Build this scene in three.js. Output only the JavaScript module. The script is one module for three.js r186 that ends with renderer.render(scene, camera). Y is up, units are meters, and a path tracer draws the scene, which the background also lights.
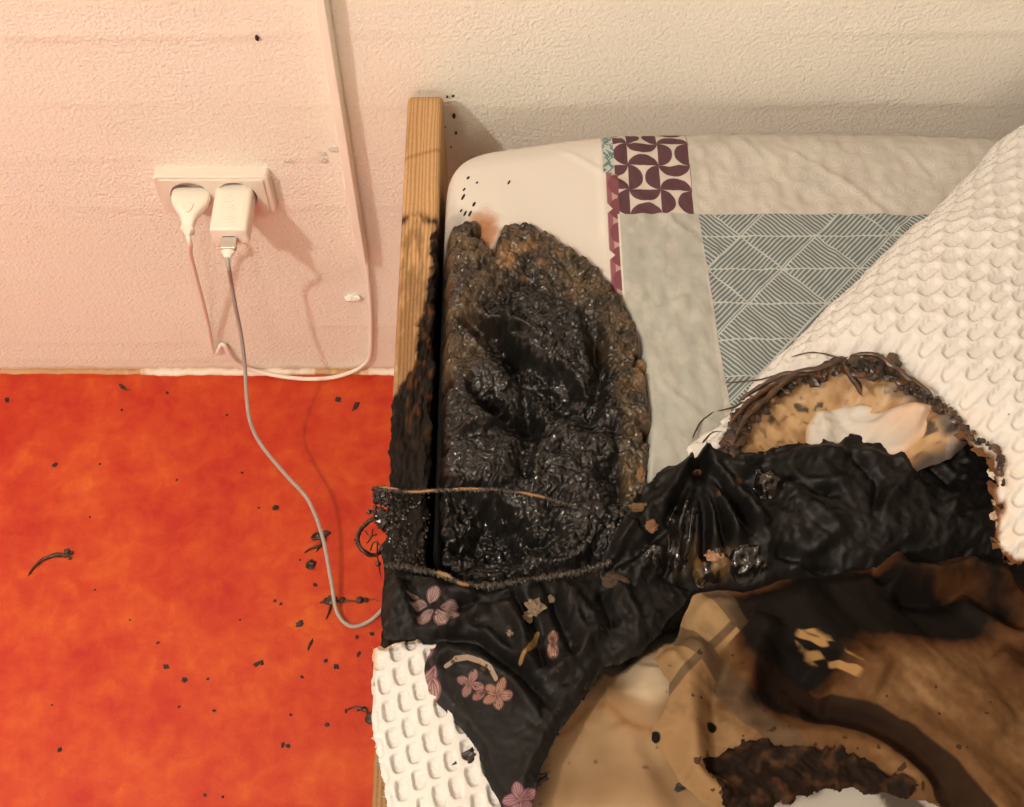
import * as THREE from 'three';
import { RoundedBoxGeometry } from 'three/addons/geometries/RoundedBoxGeometry.js';
import { mergeGeometries } from 'three/addons/utils/BufferGeometryUtils.js';
import { ImprovedNoise } from 'three/addons/math/ImprovedNoise.js';

// ------------------------------------------------------------------ camera, lamp, exposure
const W = 1024, H = 807, F = 1282, PITCH = THREE.MathUtils.degToRad(58);
const CAM = new THREE.Vector3(0, 1.386, 0.915);
const LAMP = new THREE.Vector3(-1.15, 2.27, 1.4), LAMP_R = 0.036, LAMP_I = 5.6;
const LAMP_COLOR = new THREE.Color().setRGB(1, 0.915, 0.785);
const UNSEEN_FRONT = new THREE.Vector3(-0.45, 1.75, 2.45), UNSEEN_FRONT_R = 0.16, UNSEEN_FRONT_I = 1.9, UNSEEN_FRONT_COLOR = new THREE.Color().setRGB(1, 0.89, 0.76);  // lamp out of view behind the camera, lights the wall from the front
const scene = new THREE.Scene();
const camera = new THREE.PerspectiveCamera(2 * Math.atan(H / 2 / F) * 180 / Math.PI, W / H, 0.02, 20);
camera.position.copy(CAM);
camera.lookAt(CAM.x, CAM.y - Math.sin(PITCH), CAM.z - Math.cos(PITCH));
const renderer = new THREE.WebGLRenderer({ antialias: true });
renderer.toneMapping = THREE.LinearToneMapping;
renderer.toneMappingExposure = 1.2;
renderer.shadowMap.enabled = true;
renderer.shadowMap.type = THREE.PCFSoftShadowMap;
scene.background = new THREE.Color().setRGB(0.004, 0.004, 0.005);

// ------------------------------------------------------------------ helpers
let seedState = 12345;
const rnd = () => { seedState = (seedState * 1664525 + 1013904223) >>> 0; return seedState / 4294967296; };
const perlin = (() => {                                   // ImprovedNoise carries a fixed table
  const n = new ImprovedNoise();
  return (x, y, z = 0) => n.noise(x + 31.7, y + 17.3, z + 5.1);
})();
const fbm = (x, y, z = 0, oct = 4) => { let a = 0, k = 1, s = 0; for (let i = 0; i < oct; i++) { a += k * perlin(x, y, z + i * 7.7); s += k; k *= 0.5; x *= 2.03; y *= 2.03; } return a / s; };
const ridged = (x, y, z = 0, oct = 3) => { let a = 0, k = 1, s = 0; for (let i = 0; i < oct; i++) { a += k * (1 - 2 * Math.abs(perlin(x, y, z + i * 3.3))); s += k; k *= 0.5; x *= 2.1; y *= 2.1; } return a / s; };
const hash = (i, j, k = 0) => { let h = (i * 374761393 + j * 668265263 + k * 1274126177) | 0; h = Math.imul(h ^ (h >>> 13), 1274126177); h ^= h >>> 16; return (h >>> 0) / 4294967296; };
function worley(x, y, k = 0) {                            // [nearest, second nearest, id]
  const i0 = Math.floor(x), j0 = Math.floor(y); let a = 9, b = 9, id = 0;
  for (let i = i0 - 1; i <= i0 + 1; i++) for (let j = j0 - 1; j <= j0 + 1; j++) {
    const d = Math.hypot(i + hash(i, j, k) - x, j + hash(i, j, k + 9) - y);
    if (d < a) { b = a; a = d; id = hash(i, j, k + 4); } else if (d < b) b = d;
  }
  return [a, b, id];
}
const clamp = (x, a = 0, b = 1) => Math.min(b, Math.max(a, x));
const lerp = (a, b, t) => a + (b - a) * t;
const smooth = (a, b, x) => { const t = clamp((x - a) / (b - a)); return t * t * (3 - 2 * t); };
const mix3 = (a, b, t) => [lerp(a[0], b[0], t), lerp(a[1], b[1], t), lerp(a[2], b[2], t)];
const lin = (c) => { c /= 255; return c <= 0.04045 ? c / 12.92 : Math.pow((c + 0.055) / 1.055, 2.4); };
const rgb = (r, g, b) => [lin(r), lin(g), lin(b)];        // sRGB bytes to linear values
const colour = (r, g, b) => new THREE.Color().setRGB(...rgb(r, g, b));

// a direction measured on the photograph, met with a level plane, the wall or a surface
const SP = Math.sin(PITCH), CP = Math.cos(PITCH);
function look(u, v) { const k = (H / 2 - v) / F; return [(u - W / 2) / F, -SP + CP * k, -CP - SP * k]; }
function onY(u, v, y) { const d = look(u, v), t = (y - CAM.y) / d[1]; return new THREE.Vector3(CAM.x + d[0] * t, y, CAM.z + d[2] * t); }
function onZ(u, v, z) { const d = look(u, v), t = (z - CAM.z) / d[2]; return new THREE.Vector3(CAM.x + d[0] * t, CAM.y + d[1] * t, z); }
function onH(u, v, h) { let y = 0.52, p; for (let i = 0; i < 12; i++) { p = onY(u, v, y); y = lerp(y, h(p.x, p.z), 0.7); } return onY(u, v, y); }
const plan = (list, h) => list.map(([u, v]) => { const p = typeof h === 'number' ? onY(u, v, h) : onH(u, v, h); return [p.x, p.z]; });

function segDist(px, pz, a, b) {
  const dx = b[0] - a[0], dz = b[1] - a[1], t = clamp(((px - a[0]) * dx + (pz - a[1]) * dz) / (dx * dx + dz * dz || 1));
  return [Math.hypot(px - a[0] - t * dx, pz - a[1] - t * dz), t];
}
function polyDist(poly, x, z) {                           // signed distance, inside > 0
  let d = 9, inside = false;
  for (let i = 0, j = poly.length - 1; i < poly.length; j = i++) {
    const a = poly[i], b = poly[j]; d = Math.min(d, segDist(x, z, a, b)[0]);
    if ((a[1] > z) !== (b[1] > z) && x < (b[0] - a[0]) * (z - a[1]) / (b[1] - a[1]) + a[0]) inside = !inside;
  }
  return inside ? d : -d;
}
function lineDist(line, x, z) {                           // [distance, 0..1 along the line]
  let d = 9, t = 0; const n = line.length - 1;
  for (let i = 0; i < n; i++) { const [e, f] = segDist(x, z, line[i], line[i + 1]); if (e < d) { d = e; t = (i + f) / n; } }
  return [d, t];
}
function folds(list, x, z) {                              // list of { line, w, h }: rounded ridges (h > 0) or creases (h < 0)
  let s = 0;
  for (const f of list) { const [d, t] = lineDist(f.line, x, z); if (d < f.w * 3) s += f.h * Math.exp(-d * d / (f.w * f.w)) * smooth(0, 0.15, t + 0.05) * smooth(0, 0.15, 1.05 - t); }
  return s;
}

/** A sheet with thickness: point(u, v) over a grid, kept where keep(u, v, point) > 0, edges cut exactly. */
function sheet({ nu, nv, point, keep = () => 1, thick = 0.002, bottom = null, color = null, uv = (p) => [p[0], p[2]] }) {
  const base = [], val = [], par = [];
  for (let j = 0; j <= nv; j++) for (let i = 0; i <= nu; i++) {
    const a = i / nu, b = j / nv, p = point(a, b); base.push(p); par.push([a, b]); val.push(keep(a, b, p));
  }
  const used = new Map(), verts = [], tris = [], vpar = [], cut = new Map();
  const own = (n) => { if (!used.has(n)) { used.set(n, verts.length); verts.push(base[n]); vpar.push(par[n]); } return used.get(n); };
  const edge = (m, n) => {
    const k = m < n ? m * 4e6 + n : n * 4e6 + m;
    if (!cut.has(k)) {
      const t = clamp(val[m] / (val[m] - val[n]), 0.02, 0.98), q = [lerp(par[m][0], par[n][0], t), lerp(par[m][1], par[n][1], t)];
      cut.set(k, verts.length); verts.push(point(q[0], q[1])); vpar.push(q);
    }
    return cut.get(k);
  };
  const tri = (a, b, c) => {
    const s = [a, b, c].filter((n) => val[n] > 0).length;
    if (!s) return;
    if (s === 3) { tris.push(own(a), own(b), own(c)); return; }
    while (!(s === 1 ? val[a] > 0 : val[a] <= 0)) [a, b, c] = [b, c, a];
    if (s === 1) tris.push(own(a), edge(a, b), edge(a, c));
    else { const e = edge(a, b), f = edge(a, c); tris.push(e, own(b), own(c), e, own(c), f); }
  };
  for (let j = 0; j < nv; j++) for (let i = 0; i < nu; i++) {
    const a = j * (nu + 1) + i, b = a + 1, c = a + nu + 1, d = c + 1;
    if ((i + j) & 1) { tri(a, c, b); tri(b, c, d); } else { tri(a, c, d); tri(a, d, b); }
  }
  const n = verts.length, pos = new Float32Array(n * 3);
  verts.forEach((p, i) => pos.set(p, i * 3));
  const top = new THREE.BufferGeometry();
  top.setAttribute('position', new THREE.BufferAttribute(pos, 3)); top.setIndex(tris); top.computeVertexNormals();
  const nor = top.attributes.normal.array;
  const P = [], I = [], U = [], C = [], N = [];
  const put = (p, w, q, nn) => { P.push(p[0], p[1], p[2]); const t = uv(w, q); U.push(t[0], t[1]); N.push(...nn); if (color) C.push(...color(w[0], w[2], w[1], q)); return P.length / 3 - 1; };
  const low = verts.map((p, i) => bottom !== null ? [p[0], typeof bottom === 'function' ? bottom(p[0], p[2]) : bottom, p[2]] : [p[0] - nor[i * 3] * thick, p[1] - nor[i * 3 + 1] * thick, p[2] - nor[i * 3 + 2] * thick]);
  const nn = verts.map((p, i) => [nor[i * 3], nor[i * 3 + 1], nor[i * 3 + 2]]);
  verts.forEach((p, i) => put(p, p, vpar[i], nn[i]));
  low.forEach((p, i) => put(p, verts[i], vpar[i], nn[i].map((x) => -x)));
  for (let i = 0; i < tris.length; i += 3) { I.push(tris[i], tris[i + 1], tris[i + 2], n + tris[i], n + tris[i + 2], n + tris[i + 1]); }
  const seen = new Map();
  for (let i = 0; i < tris.length; i += 3) for (let e = 0; e < 3; e++) {
    const a = tris[i + e], b = tris[i + (e + 1) % 3], k = a < b ? a * 4e6 + b : b * 4e6 + a;
    seen.set(k, seen.has(k) ? null : [a, b]);
  }
  for (const ab of seen.values()) if (ab) {
    const [a, b] = ab, dx = verts[b][0] - verts[a][0], dz = verts[b][2] - verts[a][2], l = Math.hypot(dx, dz) || 1, out = [-dz / l, 0, dx / l];
    const q = [put(verts[a], verts[a], vpar[a], out), put(verts[b], verts[b], vpar[b], out), put(low[a], verts[a], vpar[a], out), put(low[b], verts[b], vpar[b], out)];
    I.push(q[0], q[2], q[1], q[1], q[2], q[3]);
  }
  const g = new THREE.BufferGeometry();
  g.setAttribute('position', new THREE.Float32BufferAttribute(P, 3)); g.setAttribute('normal', new THREE.Float32BufferAttribute(N, 3));
  g.setAttribute('uv', new THREE.Float32BufferAttribute(U, 2));
  if (color) g.setAttribute('color', new THREE.Float32BufferAttribute(C, 3));
  g.setIndex(I);
  return g;
}
/** A cloth over the plan polygon poly; y from h(x, z, distance to the hem). */
function cloth({ poly, cell, h, rag = 0, ragScale = 60, lobes = 0, lobeScale = 100, thick = 0.002, bottom = null, color, hole = null }) {
  const xs = poly.map((p) => p[0]), zs = poly.map((p) => p[1]), m = 0.012;
  const x0 = Math.min(...xs) - m, x1 = Math.max(...xs) + m, z0 = Math.min(...zs) - m, z1 = Math.max(...zs) + m;
  const d = (x, z) => {
    let s = polyDist(poly, x, z);
    if (rag) s += rag * (fbm(x * ragScale, z * ragScale, 3, 3) * 1.6);
    if (lobes) s += lobes * (Math.sqrt(Math.max(0, 1 - (worley(x * lobeScale, z * lobeScale, 21)[0] / 0.8) ** 2)) - 0.45);
    if (hole) s = Math.min(s, -polyDist(hole, x, z) + rag * fbm(x * ragScale, z * ragScale, 8, 3));
    return s;
  };
  return sheet({
    nu: Math.ceil((x1 - x0) / cell), nv: Math.ceil((z1 - z0) / cell), thick, bottom,
    point: (a, b) => { const x = lerp(x0, x1, a), z = lerp(z0, z1, b); return [x, h(x, z, Math.max(0, d(x, z))), z]; },
    keep: (a, b, p) => d(p[0], p[2]), color: color && ((x, z, y) => color(x, z, d(x, z), y)),
  });
}
/** A round strand along points, radius(t), slightly irregular. */
function strand(points, radius, { seg = 0, sides = 8, wobble = 0, color = null, tension = 0.5 } = {}) {
  const curve = new THREE.CatmullRomCurve3(points.map((p) => p.isVector3 ? p : new THREE.Vector3(...p)), false, 'catmullrom', tension);
  const n = seg || Math.max(8, Math.ceil(curve.getLength() / 0.004));
  const g = new THREE.TubeGeometry(curve, n, 1, sides, false), pos = g.attributes.position, nor = g.attributes.normal, C = [];
  for (let i = 0; i <= n; i++) for (let j = 0; j <= sides; j++) {
    const k = i * (sides + 1) + j, jj = j % sides; let r = typeof radius === 'function' ? radius(i / n) : radius;
    if (i === 0 || i === n) r *= 0.15;
    if (wobble) r *= 1 + wobble * (2 * hash(i, jj, 77) - 1) + wobble * perlin(i * 0.7, jj * 1.3, 9);
    const nx = nor.getX(k), ny = nor.getY(k), nz = nor.getZ(k);
    pos.setXYZ(k, pos.getX(k) + nx * (r - 1), pos.getY(k) + ny * (r - 1), pos.getZ(k) + nz * (r - 1));
    if (color) C.push(...color(i / n, j / sides));
  }
  if (color) g.setAttribute('color', new THREE.Float32BufferAttribute(C, 3));
  g.computeVertexNormals();
  return g;
}
/** An irregular crumb or bead. */
function lump(rx, ry, rz, k, rough = 0.35, detail = 2) {
  const g = new THREE.IcosahedronGeometry(1, detail), p = g.attributes.position;
  for (let i = 0; i < p.count; i++) {
    const x = p.getX(i), y = p.getY(i), z = p.getZ(i), r = 1 + rough * (perlin(x * 1.7 + k * 3.1, y * 1.7, z * 1.7) * 1.2 + 0.5 * perlin(x * 4 + k, y * 4, z * 4));
    p.setXYZ(i, x * rx * r, y * ry * r, z * rz * r);
  }
  g.computeVertexNormals();
  return g;
}
function painted(g, fn) {                                 // vertex colours from the position
  const p = g.attributes.position, C = [];
  for (let i = 0; i < p.count; i++) C.push(...fn(p.getX(i), p.getY(i), p.getZ(i)));
  g.setAttribute('color', new THREE.Float32BufferAttribute(C, 3)); return g;
}
function dataTexture(w, h, fn, srgb = true) {
  const d = new Uint8Array(w * h * 4);
  for (let j = 0; j < h; j++) for (let i = 0; i < w; i++) { const c = fn(i / w, j / h, i, j), k = (j * w + i) * 4; d[k] = clamp(c[0], 0, 255); d[k + 1] = clamp(c[1], 0, 255); d[k + 2] = clamp(c[2], 0, 255); d[k + 3] = 255; }
  const t = new THREE.DataTexture(d, w, h); t.magFilter = t.minFilter = THREE.LinearFilter; t.wrapS = t.wrapT = THREE.RepeatWrapping;
  if (srgb) t.colorSpace = THREE.SRGBColorSpace; t.needsUpdate = true; return t;
}
const names = new Map();
function numbered(name) { const n = names.get(name) || 0; names.set(name, n + 1); return n ? `${name}_${String(n).padStart(3, '0')}` : name; }
function tag(o, label, category, group) { o.userData = { label, category }; if (group) o.userData.group = group; return o; }
function thing(name, label, category, at = [0, 0, 0], group) { const o = new THREE.Group(); o.name = numbered(name); o.position.set(...at); scene.add(o); return tag(o, label, category, group); }
function part(name, g, m, parent, label) {                // parent = a thing or a part; geometry in the parent's axes
  const o = new THREE.Mesh(g, m); o.castShadow = o.receiveShadow = true;
  o.name = parent ? name : numbered(name); (parent || scene).add(o);
  if (label) o.userData.label = label;
  return o;
}
function solo(name, g, m, label, category, group, at) { const o = part(name, g, m); if (at) o.position.set(...at); return tag(o, label, category, group); }
function structure(name, g, m) { const o = part(name, g, m); o.userData.kind = 'structure'; return o; }
const box = (w, h, d, x, y, z) => { const g = new THREE.BoxGeometry(w, h, d); g.translate(x, y, z); return g; };
const rbox = (w, h, d, r, x = 0, y = 0, z = 0) => { const g = new RoundedBoxGeometry(w, h, d, 3, r); g.translate(x, y, z); return g; };
const std = (o) => new THREE.MeshStandardMaterial({ roughness: 0.9, metalness: 0, ...o });
const phys = (o) => new THREE.MeshPhysicalMaterial({ roughness: 0.5, metalness: 0, ...o });

// ------------------------------------------------------------------ the room
const RX0 = -2.6, RX1 = 1.35, RZ1 = 3.0, RY = 2.5;
const wallBump = dataTexture(1024, 1024, (u, v) => {
  const f = (n, z) => { const a = u * n, b = v * n; return perlin(a % n, b % n, z); };
  const wrap = (n, z) => lerp(lerp(perlin(u * n, v * n, z), perlin((u - 1) * n, v * n, z), u), lerp(perlin(u * n, (v - 1) * n, z), perlin((u - 1) * n, (v - 1) * n, z), u), v);
  const s = wrap(82, 1) * 0.8 + wrap(150, 2) * 0.7 + wrap(48, 3) * 0.3;
  const k = 128 + 170 * s; return [k, k, k];
}, false);
wallBump.repeat.set(1 / 0.34, 1 / 0.34);
const plasterMat = std({ color: colour(190, 182, 170), roughness: 0.85 });
const wallMat = std({ color: 0xffffff, roughness: 0.72, bumpMap: wallBump, bumpScale: 0.0012, vertexColors: true });
{
  // the wallpapered wall: fine grid where the photograph looks, with its level creases and soft swellings
  const xs = [], ys = [];
  for (let x = RX0 - 0.1; x < -0.8; x += 0.3) xs.push(x);
  for (let x = -0.8; x <= 0.9; x += 0.006) xs.push(x);
  xs.push(RX1 + 0.1);
  for (let y = 0; y <= 0.85; y += 0.004) ys.push(y);
  for (let y = 0.9; y <= RY; y += 0.2) ys.push(y); ys.push(RY);
  const seams = [[0.565, 0.0018, 1], [0.325, 0.0012, 2], [0.475, 0.0012, 3], [0.105, 0.0016, 4], [0.072, 0.0012, 5], [0.215, 0.001, 6], [0.64, 0.0012, 7], [0.4, 0.0008, 8], [0.03, 0.0012, 9]];
  const relief = (x, y) => {
    let s = 0.004 * fbm(x * 2.2, y * 3, 2, 3) * smooth(0, 0.1, y);
    for (const [y0, a, k] of seams) {
      const e = (y - y0 - 0.006 * perlin(x * 3, k * 2.7, 1) - 0.006 * x) / 0.0045, gate = smooth(-0.25, 0.15, perlin(x * 4.5, k * 5.1, 3));
      s += 0.65 * a * gate * (Math.exp(-e * e) + 0.8 * smooth(0, 1.5, e) * Math.exp(-Math.max(0, e) * 0.22));
    }
    const q = Math.hypot((x - 0.5) * 1.0, (y - 0.68) * 2.2 - (x - 0.45) * 0.6); s += 0.008 * Math.exp(-q * q / 0.012);
    return Math.max(-0.003, s);
  };
  const P = [], U = [], I = [], C = [], nx = xs.length;
  const cream = rgb(245, 241, 231), pinkish = rgb(243, 240, 228), strip = rgb(214, 186, 150), dirt = rgb(120, 100, 80), soot = rgb(50, 42, 36);
  ys.forEach((y, j) => xs.forEach((x, i) => {
    P.push(x, y, relief(x, y)); U.push(x, y);
    let c = mix3(cream, pinkish, smooth(-0.15, 0.25, fbm(x * 2.5, y * 9, 4, 3) + 0.55 - y * 1.6 - Math.max(0, x) * 1.5));
    const low = y - 0.011 - 0.006 * fbm(x * 30, 1, 2, 3);
    c = mix3(c, strip, smooth(0.004, -0.004, low) * 0.8);
    C.push(...c);
    if (i && j) { const a = j * nx + i, b = a - 1, e = a - nx, f = e - 1; I.push(f, e, b, e, a, b); }
  }));
  const g = new THREE.BufferGeometry();
  g.setAttribute('position', new THREE.Float32BufferAttribute(P, 3)); g.setAttribute('uv', new THREE.Float32BufferAttribute(U, 2));
  g.setAttribute('color', new THREE.Float32BufferAttribute(C, 3)); g.setIndex(I); g.computeVertexNormals();
  const back = painted(box(RX1 - RX0 + 0.2, RY, 0.12, (RX0 + RX1) / 2, RY / 2, -0.068), () => cream);
  structure('wall_back', mergeGeometries([g, back]), wallMat);
  structure('wall_left', box(0.12, RY, RZ1 + 0.1, RX0 - 0.06, RY / 2, RZ1 / 2), plasterMat);
  structure('wall_right', box(0.12, RY, RZ1 + 0.1, RX1 + 0.06, RY / 2, RZ1 / 2), plasterMat);
  structure('wall_front', box(RX1 - RX0 + 0.24, RY, 0.12, (RX0 + RX1) / 2, RY / 2, RZ1 + 0.06), plasterMat);
  structure('ceiling', box(RX1 - RX0 + 0.24, 0.12, RZ1 + 0.24, (RX0 + RX1) / 2, RY + 0.06, RZ1 / 2), std({ color: colour(215, 211, 203), roughness: 0.9 }));
}
{
  const size = 0.9, tex = dataTexture(1536, 1536, (u, v) => {
    const x = u * 9, y = v * 9, wx = x + 0.12 * fbm(x * 3, y * 3, 5, 3), wy = y + 0.12 * fbm(x * 3, y * 3, 8, 3);
    const a = fbm(wx * 1.6, wy * 1.6, 1, 5), b = fbm(wx * 5, wy * 5, 2, 4), c = perlin(x * 45, y * 45, 3), streak = smooth(0.12, 0.4, fbm(wx * 3.2, wy * 2.2, 12, 4));
    const k = a * 0.9 + b * 0.75 + streak * 0.25 + 0.5 * fbm(x * 0.7, y * 0.7, 33, 2);
    return [196 + 22 * k + 5 * c, 61 + 44 * k + 6 * c, 16 + 14 * k + 4 * c];
  });
  tex.repeat.set(1 / size, 1 / size);
  const bump = dataTexture(512, 512, (u, v) => { const k = 128 + 90 * perlin(u * 90, v * 90, 1) + 50 * perlin(u * 30, v * 30, 4); return [k, k, k]; }, false);
  bump.repeat.set(1 / 0.3, 1 / 0.3);
  const g = new THREE.BoxGeometry(RX1 - RX0 + 0.24, 0.1, RZ1 + 0.24); g.translate((RX0 + RX1) / 2, -0.05, RZ1 / 2);
  const p = g.attributes.position, uv = g.attributes.uv; for (let i = 0; i < p.count; i++) uv.setXY(i, p.getX(i) + 0.76, p.getZ(i) + 0.12);
  structure('floor', g, std({ map: tex, roughness: 0.55, bumpMap: bump, bumpScale: 0.00015 }));
}
{
  // ragged lip of old paint and filler along the foot of the wall
  const n = 420, P = [], C = [], I = [], x0 = -0.75, x1 = 0.0, tan = rgb(205, 165, 120), white = rgb(245, 235, 218), brown = rgb(150, 85, 50);
  for (let i = 0; i <= n; i++) {
    const x = lerp(x0, x1, i / n), w = smooth(0.0, 0.25, fbm(x * 8, 2, 3, 2) * 0.8 + 0.5 * fbm(x * 55, 7, 3, 3) + (x > -0.56 ? 0.06 : -0.2)), h = 0.0035 + 0.0035 * fbm(x * 60, 5, 1, 3) + 0.002 * w, d = 0.0045 + 0.003 * fbm(x * 45, 9, 1, 3) + 0.002 * w;
    const ring = [[0, h + 0.003], [d * 0.45, h], [d * 0.9, h * 0.55], [d, 0]];
    ring.forEach(([z, y], k) => { P.push(x, Math.max(0, y), z); let c = mix3(tan, white, w); if (k === 0) c = mix3(c, brown, 0.35 + 0.4 * smooth(0, 0.3, fbm(x * 50, 3, 7))); if (k === 3) c = mix3(c, brown, 0.4); C.push(...c); });
    if (i) for (let k = 0; k < 3; k++) { const a = i * 4 + k, b = a - 4; I.push(b, b + 1, a, a, b + 1, a + 1); }
  }
  const g = new THREE.BufferGeometry(); g.setAttribute('position', new THREE.Float32BufferAttribute(P, 3)); g.setAttribute('color', new THREE.Float32BufferAttribute(C, 3)); g.setIndex(I); g.computeVertexNormals();
  structure('trim_1', g, std({ vertexColors: true, roughness: 0.8 }));
}
{
  // bare-bulb pendant of the room, outside the frame; it casts the photograph's shadows
  const t = thing('ceiling_lamp', 'bare glowing bulb hanging on a white cord from the ceiling', 'lamp', [LAMP.x, LAMP.y, LAMP.z]);
  part('cord', new THREE.CylinderGeometry(0.003, 0.003, RY - LAMP.y - 0.085, 8).translate(0, (RY - LAMP.y + 0.085) / 2 - 0.001, 0), std({ color: 0xdddddd }), t);
  part('bulb_holder', new THREE.CylinderGeometry(0.017, 0.02, 0.055, 20).translate(0, 0.062, 0), std({ color: 0xdddddd, roughness: 0.5 }), t);
  part('bulb', new THREE.SphereGeometry(LAMP_R, 32, 20), std({ color: 0x111111, emissive: LAMP_COLOR, emissiveIntensity: 5 }), t);
  const l = new THREE.PointLight(LAMP_COLOR, LAMP_I, 0, 2); l.castShadow = true; l.shadow.radius = LAMP_R / 0.02; l.shadow.mapSize.set(2048, 2048); l.shadow.bias = -0.0005;
  t.add(l);
}

{
  // unseen globe lamp behind the camera, kind and place chosen to brighten the wall
  const t = thing('unseen_front_lamp', 'unseen front lamp behind the camera, a glowing globe on a thin black pole', 'lamp', [UNSEEN_FRONT.x, 0, UNSEEN_FRONT.z]), m = std({ color: 0x181818, roughness: 0.5 });
  part('base', new THREE.CylinderGeometry(0.14, 0.15, 0.02, 40).translate(0, 0.01, 0), m, t);
  part('pole', new THREE.CylinderGeometry(0.011, 0.011, UNSEEN_FRONT.y - UNSEEN_FRONT_R - 0.02, 16).translate(0, (UNSEEN_FRONT.y - UNSEEN_FRONT_R + 0.02) / 2, 0), m, t);
  part('globe', new THREE.SphereGeometry(UNSEEN_FRONT_R, 40, 28).translate(0, UNSEEN_FRONT.y, 0), std({ color: 0x222222, emissive: UNSEEN_FRONT_COLOR, emissiveIntensity: 1.5 }), t);
  const l = new THREE.PointLight(UNSEEN_FRONT_COLOR, UNSEEN_FRONT_I, 0, 2); l.position.set(0, UNSEEN_FRONT.y, 0); l.castShadow = true; l.shadow.radius = UNSEEN_FRONT_R / 0.02; l.shadow.mapSize.set(2048, 2048); l.shadow.bias = -0.0005; t.add(l);
}

// ------------------------------------------------------------------ bed frame and mattress
const RAIL_Y = 0.512, MAT_Y = 0.478;
const railX = (z) => -0.0988 + 0.0062 * z;                // left side of the board
const RAIL_W = 0.0325;
const charOnRail = (across, z) => {                       // 0 bare wood, 1 charcoal; across 0..1
  const n = fbm(across * 3, z * 30, 3, 4), m = fbm(across * 5, z * 90, 9, 3);
  const front = 1.02 - 0.16 * smooth(0.175, 0.2, z) - 0.32 * smooth(0.235, 0.30, z) - 0.62 * smooth(0.32, 0.375, z) + 0.16 * m + 0.14 * n;   // charred to the right of this line
  return clamp(smooth(-0.035, 0.035, across - front) * smooth(0.15, 0.18, z) * smooth(0.60, 0.57, z));
};
{
  const t = thing('bed_frame', 'pale pine bed side board with rounded end, scorched black in the middle', 'bed', [0, 0, 0]);
  const woodTex = dataTexture(1024, 512, (u, v) => {      // u along the board, v across 64 mm
    const x = v * 9.5 + 0.35 * fbm(u * 5, v * 6, 2, 2), line = Math.pow(0.5 + 0.5 * Math.sin(x * Math.PI * 2 * 2.1), 1.6), fine = fbm(u * 60, v * 260, 3, 2), pore = smooth(0.25, 0.5, perlin(u * 160, v * 190, 8));
    const k = line * 0.75 + fine * 0.35 + 0.25 * fbm(u * 3, v * 5, 6, 3);
    return [206 - 42 * k - 22 * pore, 168 - 44 * k - 22 * pore, 124 - 44 * k - 20 * pore];
  });
  const z0 = 0.0165, z1 = 1.95, hh = 0.16, r = 0.0045, nz = 520, prof = [];
  const ring = (k) => {                                   // rounded rectangle, from lower left up and over to lower right
    const out = []; for (let i = 0; i <= 10; i++) out.push([0, -hh + (hh - r) * i / 10]);
    for (let i = 1; i <= 4; i++) { const a = i / 4 * Math.PI / 2; out.push([r - r * Math.cos(a), -r + r * Math.sin(a)]); }
    for (let i = 1; i <= 18; i++) out.push([r + (RAIL_W - 2 * r) * i / 18, 0]);
    for (let i = 1; i <= 4; i++) { const a = i / 4 * Math.PI / 2; out.push([RAIL_W - r + r * Math.sin(a), -r + r * Math.cos(a)]); }
    for (let i = 1; i <= 10; i++) out.push([RAIL_W, -r - (hh - r) * i / 10]); return out;
  };
  const rg = ring(), m = rg.length, P = [], U = [], C = [], I = [];
  const zAt = (i) => { const s = i / nz; return s < 0.12 ? z0 + 0.05 * (s / 0.12) ** 1.3 : s < 0.92 ? lerp(z0 + 0.05, 0.85, (s - 0.12) / 0.8) : lerp(0.85, z1, (s - 0.92) / 0.08); };
  for (let i = 0; i <= nz; i++) {
    const z = zAt(i), e = Math.max(0, 0.018 - (z - z0)) / 0.018, drop = 0.018 * (1 - Math.sqrt(Math.max(0, 1 - e * e)));
    rg.forEach(([x, y], k) => {
      const ac = x / RAIL_W, ch = charOnRail(ac, z), down = smooth(0.1, 0.02, -y);
      let dx = 0, dy = -drop * clamp(1 + y / hh);
      const b = ch * (0.6 + 0.4 * down) * (fbm(z * 120, ac * 9 + y * 60, 4, 4) * 0.0035 + 0.0016 * ridged(z * 25, ac * 14, 8, 3) + fbm(z * 35, ac * 2, 6, 2) * 0.004 - 0.0015);
      if (y > -r * 0.9) dy += b * 1.0; dx += (ac < 0.2 ? -1 : ac > 0.8 ? 1 : 0) * b * 1.2;
      P.push(railX(z) + x + dx, RAIL_Y + y + dy, z); U.push(z / 0.5, (x - y) / 0.064 + 0.1);
      const grey = fbm(z * 40, ac * 6, 11, 3), col = mix3([0.95, 0.93, 0.9], rgb(25, 22, 20), ch);
      const amber = smooth(0.0, 0.3, fbm(z * 60, ac * 5, 14, 3)) * ch * smooth(0.42, 0.36, z);
      let c = mix3(col, rgb(118, 88, 58), amber * 0.85);
      c = mix3(c, rgb(122, 102, 80), smooth(0.16, 0.2, z) * (1 - ch) * smooth(0.0, 0.35, grey + 0.15 + 0.3 * smooth(0.2, 0.3, z)) * 0.55);
      const band = Math.exp(-(((z - 0.178 - 0.01 * perlin(ac * 4, 2, 2)) / 0.0055) ** 2)); c = mix3(c, rgb(46, 36, 26), band * smooth(-0.2, 0.3, fbm(ac * 7, z * 80, 7, 3) + 0.1));
      const line = Math.exp(-(((z - 0.105 + 0.012 * ac) / 0.0022) ** 2)); c = mix3(c, rgb(160, 110, 70), line * 0.45);
      C.push(...c);
      if (i && k) { const a = i * m + k, q = a - 1, d = a - m, f = d - 1; I.push(f, q, d, d, q, a); }
    });
  }
  const capAt = (i, flip) => { for (let k = 1; k < m - 1; k++) flip ? I.push(i * m, i * m + k, i * m + k + 1) : I.push(i * m, i * m + k + 1, i * m + k); };
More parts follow.
